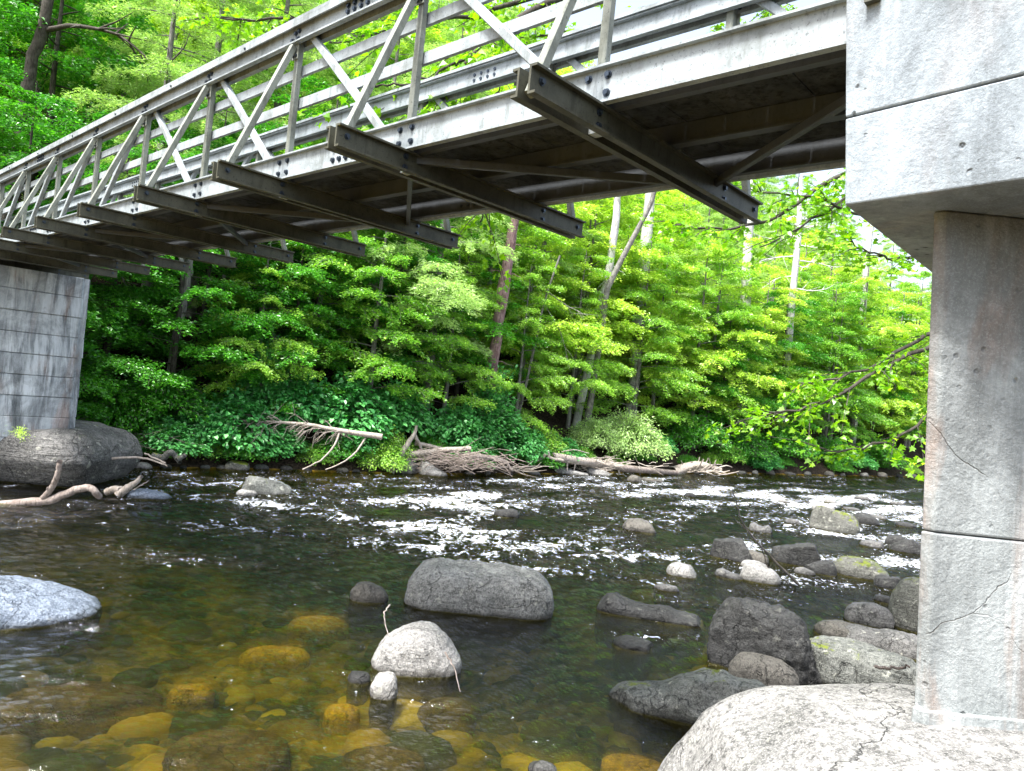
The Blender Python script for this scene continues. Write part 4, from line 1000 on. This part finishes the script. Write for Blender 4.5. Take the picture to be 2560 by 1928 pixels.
trunk_thing('pale slim trunk behind the dark leaning trunk', [atd(1612, 640, bd(1620, 6)), atd(1626, 480, bd(1620, 6)), atd(1640, 300, bd(1620, 6))], .3, .24, 'bark_white', stubs=4, seed=10)
trunk_thing('pair-like pale trunk near the pier cap', [atd(2155, 800, bd(2165, 6)), atd(2170, 620, bd(2165, 6)), atd(2180, 560, bd(2165, 6))], .24, .17, 'bark_white', seed=11)
trunk_thing('thin grey leaning sapling right of the reddish trunk', [atd(1340, 850, bd(1370, 2.2)), atd(1365, 740, bd(1370, 2.2)), atd(1400, 640, bd(1370, 2.2))], .06, .04, 'bark_grey', [([atd(1370, 730, bd(1370, 2.2)), atd(1410, 760, bd(1370, 2.2)), atd(1470, 790, bd(1370, 2.2))], .03), ([atd(1360, 760, bd(1370, 2.2)), atd(1400, 830, bd(1370, 2.2)), atd(1420, 900, bd(1370, 2.2))], .025)], seed=12)
trunk_thing('dark old trunk with an arching limb at the top left', [atd(40, 400, 22), atd(80, 160, 22), atd(110, 60, 22), atd(140, -120, 22)], .2, .15, 'bark', [([atd(120, 75, 22), atd(190, 65, 21.6), atd(300, 90, 21.6), atd(370, 150, 21.6)], .09), ([atd(430, 150, 21), atd(460, 120, 21), atd(475, 80, 21)], .03)], seed=13, name='old_tree')
trunk_thing('grey dead snag hanging twigs beside the far pier', [atd(455, 770, bd(450, 2.0)), atd(472, 680, bd(450, 2.0)), atd(480, 600, bd(450, 2.0))], .12, .09, 'bark_grey', [([atd(300, 680, bd(450, 2.0)), atd(325, 740, bd(450, 2.0)), atd(345, 800, bd(450, 2.0))], .03), ([atd(280, 670, bd(450, 2.0)), atd(270, 700, bd(450, 2.0)), atd(240, 740, bd(450, 2.0))], .02), ([atd(310, 670, bd(450, 2.0)), atd(360, 700, bd(450, 2.0)), atd(385, 750, bd(450, 2.0))], .02)], seed=14)
trunk_thing('slim brown trunk in the dark gap right of the far pier', [atd(690, 920, bd(680, 2.4)), atd(680, 830, bd(680, 2.4)), atd(650, 770, bd(680, 2.4))], .07, .05, 'bark_grey', seed=15)
for k, (x, y0, y1, d) in enumerate([(425, 960, 800, bd(425, 4)), (770, 930, 780, bd(770, 4)), (800, 760, 610, bd(800, 5)), (545, 900, 690, bd(545, 4)), (2075, 1000, 850, bd(2075, 5))]):
    trunk_thing(['thin dark stem right of the far pier', 'dark stem above the bluish shrubs', 'dark upper stem below the bridge beams', 'dark stem left of the slim brown trunk', 'slim trunk behind the maple spray on the right'][k], [atd(x, y0, d), atd(x + 8, (y0 + y1) / 2, d), atd(x + 16, y1, d)], .09, .06, 'bark_grey', seed=20 + k, name='young_tree')

# driftwood
def wood(label, paths, mat='drift', name='driftwood_log', cat='driftwood', k=8, seed=0, wob=.02, nn=14):
    base = np.array(paths[0][0][0]); t = []
    for pts, r0, r1 in paths:
        p = smooth_path(pts, nn, wob, seed + len(t)) - base; t.append((p, np.linspace(r0, r1, nn)))
    V, Fq = tubes(t, k); o = obj(name, mesh_np(name, V, Fq, True), M[mat]); o.location = base
    return tag(o, label, cat)
L6 = lambda x, y, z=None, d=13.0: atd(x / 4.424, 1050 + y / 4.424, d)
dl = at(110, 1268)[1]
wood('long curved bleached log lying along the water in front of the far pier rock', [([L6(-60, 955, d=dl), L6(200, 925, d=dl), L6(440, 900, d=dl), L6(560, 885, d=dl), L6(700, 830, d=dl), L6(850, 770, d=dl), L6(980, 750, d=dl), L6(1055, 800, d=dl), L6(1095, 850, d=dl + .1)], .085, .06),
      ([L6(455, 890, d=dl), L6(560, 770, d=dl - .05), L6(630, 620, d=dl - .1), L6(665, 455, d=dl - .15)], .06, .045), ([L6(555, 800, d=dl - .05), L6(525, 745, d=dl - .1)], .03, .015)], 'drift_dark', nn=26)
dl2 = at(300, 1243)[1]
wood('short broken log pointing up beside the far pier rock', [([L6(1310, 830, d=dl2), L6(1400, 760, d=dl2), L6(1490, 700, d=dl2), L6(1568, 625, d=dl2)], .1, .035), ([L6(1170, 800, d=dl2), L6(1260, 770, d=dl2), L6(1340, 775, d=dl2)], .07, .08), ([L6(1480, 770, d=dl2), L6(1650, 670, d=dl2)], .015, .008)], 'drift')
R3 = lambda x, y, d: atd(500 + x / 3.16, 950 + y / 3.16, d)
df = float(bank_at(800, -.5)[1])
rg = np.random.default_rng(21)
tw = []
trk = smooth_path([R3(1440, 450, df), R3(1100, 400, df - .1), R3(780, 345, df - .3), R3(340, 320, df - .5)], 30)
for k in range(46):
    i = rg.integers(8, 30); sgn = -1 if rg.random() < .75 else 1; L = rg.uniform(.3, 1.2)
    e = trk[i] + np.array([-.6 * L * rg.uniform(.3, 1.2), rg.normal(0, .3), sgn * -.0 + (-.7 if sgn < 0 else .3) * L * rg.uniform(.3, 1)])
    mid = (trk[i] + e) / 2 + np.array([-.08, 0, .1]) * L
    tw.append(([trk[i], mid, e], .014, .003))
    for q in range(3):
        e2 = mid + (e - mid) * rg.uniform(.3, 1) + rg.normal(0, .18, 3); tw.append(([mid, (mid + e2) / 2 + rg.normal(0, .03, 3), e2], .007, .002))
wood('fallen dead tree lying level over the far bank with many bare twigs', [([R3(1440, 450, df), R3(1100, 400, df - .1), R3(780, 345, df - .3), R3(340, 320, df - .5)], .1, .03)] + tw +
     [([R3(1105, 405, df - .1), R3(1060, 520, df - .3), R3(960, 630, df - .5), R3(810, 708, df - .7)], .035, .02), ([R3(1310, 455, df), R3(1230, 570, df - .3), R3(1130, 650, df - .5), R3(990, 710, df - .6)], .03, .018), ([R3(520, 320, df - .4), R3(420, 285, df - .4), R3(310, 262, df - .4)], .02, .008)], 'drift', name='fallen_tree', nn=14, k=6)
dg = at(975, 1182)[1]
wood('thick bleached log leaning upright out of the driftwood pile', [([R3(1508, 735, dg), R3(1570, 620, dg + .2), R3(1650, 490, dg + .5), R3(1695, 420, dg + .6), R3(1712, 360, dg + .6)], .13, .04), ([R3(1690, 430, dg + .6), R3(1730, 500, dg + .8), R3(1760, 580, dg + .9)], .07, .04), ([R3(1620, 520, dg + .5), R3(1660, 560, dg + .6)], .05, .03)], 'drift')
wood('horizontal bleached log in the driftwood pile', [([R3(1620, 600, dg + .5), R3(1850, 565, dg + .7), R3(2000, 550, dg + .8), R3(2140, 545, dg + .9)], .11, .08)], 'drift')
wood('upper pale log of the driftwood pile', [([R3(1700, 500, dg + .9), R3(1800, 520, dg + 1), R3(1980, 560, dg + 1.1)], .08, .06)], 'drift')
wood('reddish broken log at the right of the driftwood pile', [([R3(2050, 615, dg + 1.1), R3(2212, 610, dg + 1.4), R3(2330, 625, dg + 1.7), R3(2420, 650, dg + 1.9)], .13, .07)], 'drift_dark')
wood('small forked branch hanging over the water left of the pile', [([R3(1190, 545, dg), R3(1300, 580, dg), R3(1500, 590, dg + .1)], .05, .02), ([R3(1260, 635, dg), R3(1400, 620, dg), R3(1500, 590, dg)], .015, .02)], 'drift_dark')
def tangle(label, cx, cy, sx, sy, d, n, mat, name='twig_pile', r=.012, seed=0, L=(.3, 1.0)):
    rg = np.random.default_rng(seed); ps = []
    for k in range(n):
        p = atd(cx + rg.normal(0, sx * .5), cy + rg.normal(0, sy * .4), d + rg.normal(0, .25)); l = rg.uniform(*L); a = rg.normal(0, .35)
        dr = np.array([math.cos(a) * rg.choice([-1, 1]), rg.normal(0, .4), math.sin(a)]); e = p + dr * l
        ps.append((np.stack([p, (p + e) / 2 + rg.normal(0, .05, 3), e]), [r, r * .8, r * .3]))
    V, Fq = tubes(ps, 4); b = V.mean(0); o = obj(name, mesh_np(name, V - b, Fq), M[mat]); o.location = b; return tag(o, label, 'twigs', kind='stuff')
tangle('heap of broken twigs packed under the drift logs', 1120, 1150, 120, 30, dg + .6, 260, 'drift_dark', seed=1)
tangle('dead brushwood tangle right of the far pier rock', 330, 1110, 70, 40, at(330, 1168)[1] + .3, 90, 'drift_dark', seed=2, r=.01)
tangle('bare twigs and roots tangled over the long low drift log', 1430, 1160, 190, 20, at(1430, 1184)[1] + .6, 170, 'drift', seed=5, r=.016)
tangle('thin twigs strewn along the waterline left of the drift log', 1230, 1175, 90, 8, at(1230, 1184)[1] + .2, 60, 'drift', seed=3)
wood('long pale branch lying over the shore left of the mossy stone', [([L6(1240, 430, d=16.2), L6(1500, 415, d=16.3), L6(1700, 450, d=16.2), L6(1850, 510, d=16)], .03, .015), ([L6(1600, 370, d=16.3), L6(1750, 440, d=16.2), L6(1830, 480, d=16.1)], .02, .02)], 'drift')
wood('mossy stump root at the far waterline', [([L6(1690, 400, d=16.4), L6(1800, 420, d=16.4), L6(1880, 360, d=16.4), L6(1940, 400, d=16.5), L6(1990, 470, d=16.4)], .09, .05), ([L6(1960, 440, d=16.3), L6(2050, 390, d=16.4)], .06, .05)], 'rock_moss', name='stump', cat='stump')
Z4 = lambda x, y, d: atd(1100 + x / 2.765, 1000 + y / 2.765, d)
dh = at(1480, 1185)[1]
wood('long low bleached log with broken stubs along the far waterline', [([Z4(780, 395, dh - 1.6), Z4(950, 420, dh - .8), Z4(1100, 440, dh), Z4(1250, 462, dh + .6)], .17, .16)] +
     [([Z4(x, 405 + (x - 780) * .13, dh - 1.7 + (x - 780) / 200), Z4(x + dx, 405 + (x - 780) * .13 + dy, dh - 1.8 + (x - 780) / 200)], .045, .015) for x, dx, dy in ((800, -20, -40), (850, 30, -35), (900, 10, -45), (880, 0, 70), (940, -15, 65), (1000, 10, -35), (1060, 25, -30), (1120, -20, -35), (1140, 15, 60), (1230, 10, 50))] +
     [([Z4(600, 430, dh - 2), Z4(690, 410, dh - 2), Z4(745, 365, dh - 1.9), Z4(760, 400, dh - 1.9), Z4(850, 420, dh - 1.7)], .07, .06), ([Z4(840, 360, dh - 1.6), Z4(930, 345, dh - 1.6), Z4(1030, 370, dh - 1.4)], .02, .015)], 'drift')
wood('second drift log continuing right towards the root mass', [([Z4(1240, 470, dh + .6), Z4(1400, 485, dh + 1.6), Z4(1530, 495, dh + 2.5), Z4(1640, 505, dh + 3.2)], .16, .1)] + [([Z4(x, 480, dh + 1.2 + (x - 1300) / 150), Z4(x + 15, 520, dh + 1 + (x - 1300) / 150)], .05, .02) for x in (1310, 1370, 1440, 1500)], 'drift_dark')
wood('dark thin log half in the water left of the long log', [([Z4(70, 475, dh - 4.6), Z4(300, 470, dh - 4), Z4(520, 465, dh - 3), Z4(700, 460, dh - 2.4)], .05, .03), ([Z4(460, 430, dh - 3.2), Z4(490, 480, dh - 3.3), Z4(505, 492, dh - 3.3)], .06, .04)], 'drift_dark')
dr_ = at(1740, 1187)[1]
rr = []
rg = np.random.default_rng(33)
for k in range(40):
    a = rg.uniform(0, 3.14); c = atd(1745 + rg.normal(0, 22), 1178 + rg.normal(0, 3), dr_ + .5); e = c + np.array([math.cos(a) * rg.uniform(.3, 1.4), rg.normal(0, .3), abs(math.sin(a)) * rg.uniform(.05, .75)])
    rr.append(([c, (c + e) / 2 + rg.normal(0, .08, 3), e], .05, .015))
wood('washed-up root mass at the right end of the drift logs', [([Z4(1620, 500, dr_ + .3), Z4(1700, 470, dr_ + .5), Z4(1800, 450, dr_ + .6), Z4(1940, 490, dr_ + .8)], .28, .14)] + rr, 'drift', name='root_mass', nn=8, k=7)
# standing twig in the rock cluster
Z7 = lambda x, y, d: atd(1600 + x / 2.142, 1150 + y / 2.142, d)
dt = at(1992, 1462)[1]
wood('thin bare twig standing up out of the rock cluster', [([Z7(850, 668, dt), Z7(760, 580, dt), Z7(640, 455, dt), Z7(555, 345, dt), Z7(520, 240, dt), Z7(492, 150, dt)], .028, .006), ([Z7(800, 668, dt), Z7(740, 620, dt), Z7(690, 580, dt), Z7(650, 470, dt)], .012, .01), ([Z7(575, 375, dt), Z7(520, 330, dt), Z7(485, 290, dt)], .012, .004), ([Z7(690, 520, dt), Z7(740, 500, dt), Z7(690, 580, dt)], .006, .003)], 'bark', name='twig', cat='twig', k=5)
wood('thin bent twig leaning against the domed boulder on its right side', [([atd(1112, 1630, 7.0), atd(1135, 1670, 6.95), atd(1150, 1728, 6.9)], .009, .005)], 'drift_dark', name='twig', cat='twig', k=5)
wood('thin twig between the small brown stone and the domed boulder', [([atd(975, 1512, 7.6), atd(960, 1540, 7.5), atd(972, 1590, 7.4)], .009, .005)], 'drift', name='twig', cat='twig', k=5)
wood('small stick lying on the flat greenish slab', [([Z7(1255, 1108, 4.75), Z7(1340, 1115, 4.72), Z7(1440, 1105, 4.68)], .012, .008)], 'drift_dark', name='twig', cat='twig', k=5)

# overhanging maples rooted on the near bank behind the near pier
def maple(label, limbs, trunk, seed=0, leafm='leaf_maple', leaf=.088, shape='maple', dens=1.0, name='maple_tree'):
    rg = np.random.default_rng(seed); t = empty(name, trunk[0]); b = np.array(trunk[0]); tag(t, label, 'tree')
    tp = smooth_path(trunk, 10); V, Fq = tubes([(tp - b, np.linspace(.2, .1, 10))], 9); obj('trunk', mesh_np('trunk', V, Fq, True), M['bark'], t)
    paths = []; Pl = []; Tl = []
    for pts, r0, lo in limbs:
        p = smooth_path(pts, 18, .08, seed); paths.append((p - b, np.linspace(r0, .008, 18))); L = np.linalg.norm(p[-1] - p[0])
        nt_ = int(L * 4.5 * dens)
        for k in range(nt_):
            f = lo + (1 - lo) * rg.random(); i = min(int(f * 17), 16); q = p[i]; T = unit(p[i + 1] - p[i])
            sd = unit(np.cross(T, [0, 0, 1.])); d = unit(T * .8 + sd * rg.choice([-1, 1]) * rg.uniform(.4, 1) + np.array([0, 0, rg.uniform(-.45, .25)]))
            l = rg.uniform(.35, 1.0); e = q + d * l; e[2] -= .1 * l
            m_ = (q + e) / 2 + np.array([0, 0, .04]); paths.append((np.stack([q, m_, e]) - b, [.009, .006, .003]))
            s = np.linspace(.25, 1, 6)[:, None]; Pl.append(q + (e - q) * s); Tl.append(np.repeat(d[None], 6, 0))
    P = np.concatenate(Pl); T = np.concatenate(Tl)
    C, D, Nn, L_, Wd = spray_leaves(P, T, np.array([0, 0, 1.]), 4, .13, leaf, .95, rg, .2)
    Nn = unit(Nn + rg.normal(0, .35, Nn.shape))
    V, Fq = leaf_quads(C, D, Nn, L_, Wd, rg, shape)
    obj('crown', mesh_np('crown', V - b, Fq), M[leafm], t)
    V, Fq = tubes(paths, 5); obj('limbs', mesh_np('limbs', V, Fq, True), M['bark'], t)
A = atd
gx = A(2480, 1300, 10.5); g0 = (float(gx[0]), float(gx[1]), 0.6)
maple('yellow-green maple whose branches reach in from behind the near pier', [
    ([A(2450, 800, 10.3), A(2250, 900, 9.8), A(2050, 1010, 9.4), A(1900, 1030, 9.2)], .04, .15),
    ([A(2450, 760, 10.3), A(2300, 850, 10), A(2150, 930, 9.8), A(1990, 960, 9.6)], .04, .1),
    ([A(2450, 900, 10.3), A(2300, 1060, 10), A(2200, 1110, 9.8), A(2060, 1130, 9.6)], .03, .1),
    ([A(2450, 500, 10.3), A(2250, 560, 10), A(2050, 500, 9.8), A(1850, 470, 9.4)], .04, .2),
    ([A(2450, 400, 10.3), A(2150, 420, 10), A(1900, 560, 9.6), A(1680, 560, 9.4)], .05, .15),
    ([A(2450, 560, 10.3), A(2300, 640, 10), A(2200, 640, 9.8), A(2120, 600, 9.6)], .03, .1),
    ([A(2450, 420, 10.4), A(2200, 450, 10.2), A(2050, 540, 10), A(1900, 620, 9.8)], .04, .2),
], [g0, tuple(A(2470, 900, 10.4)), tuple(A(2450, 300, 10.4)), tuple(A(2420, -200, 10.4))], 1)
gx = A(2600, 1300, 12.5); g1 = (float(gx[0]), float(gx[1]), .7)
tk = [g1, tuple(A(2520, 700, 12.2)), tuple(A(2350, 100, 11.6)), tuple(A(2150, -250, 11))]
maple('maple with dark limbs and lobed leaves behind the bridge railing', [
    ([A(2150, -250, 11), A(1750, -150, 10), A(1330, 30, 8.5), A(1190, 130, 8), A(1090, 260, 7.6)], .07, .35),
    ([A(1500, -60, 9), A(1250, 20, 8.5), A(1000, 70, 8.2), A(820, 110, 8)], .04, .2),
    ([A(1500, -80, 9), A(1200, -40, 8.6), A(900, 20, 8.6), A(650, 50, 8.6), A(540, 40, 8.6)], .04, .15),
    ([A(1900, -180, 10.3), A(1700, -20, 9.6), A(1500, 60, 9), A(1350, 90, 8.6)], .04, .2),
    ([A(1190, 130, 8), A(1050, 200, 7.8), A(920, 215, 7.8)], .02, .1),
    ([A(1190, 130, 8), A(1250, 210, 7.9), A(1180, 290, 7.9)], .02, .1),
    ([A(2150, -250, 11), A(2000, -50, 10.6), A(1900, 60, 10.2), A(1760, 110, 10)], .04, .3),
    ([A(1330, 30, 8.5), A(1290, 200, 8.4), A(1230, 400, 8.4), A(1200, 560, 8.4)], .02, .1),
], tk, 2, dens=.8)

# little plant on the pier rock
(LV, LF), (TV, TF) = shrub_mesh(91, .12, .22, 7, .09, .3, 'oval')
c = atd(48, 1088, 14.0)
t = empty('seedling', tuple(c)); t.scale = (.5, .5, .5); a = obj('foliage', mesh_np('foliage', LV, LF), M['leaf_lime'], t); tag(t, 'tiny yellow-green seedling growing on the far pier rock', 'plant')
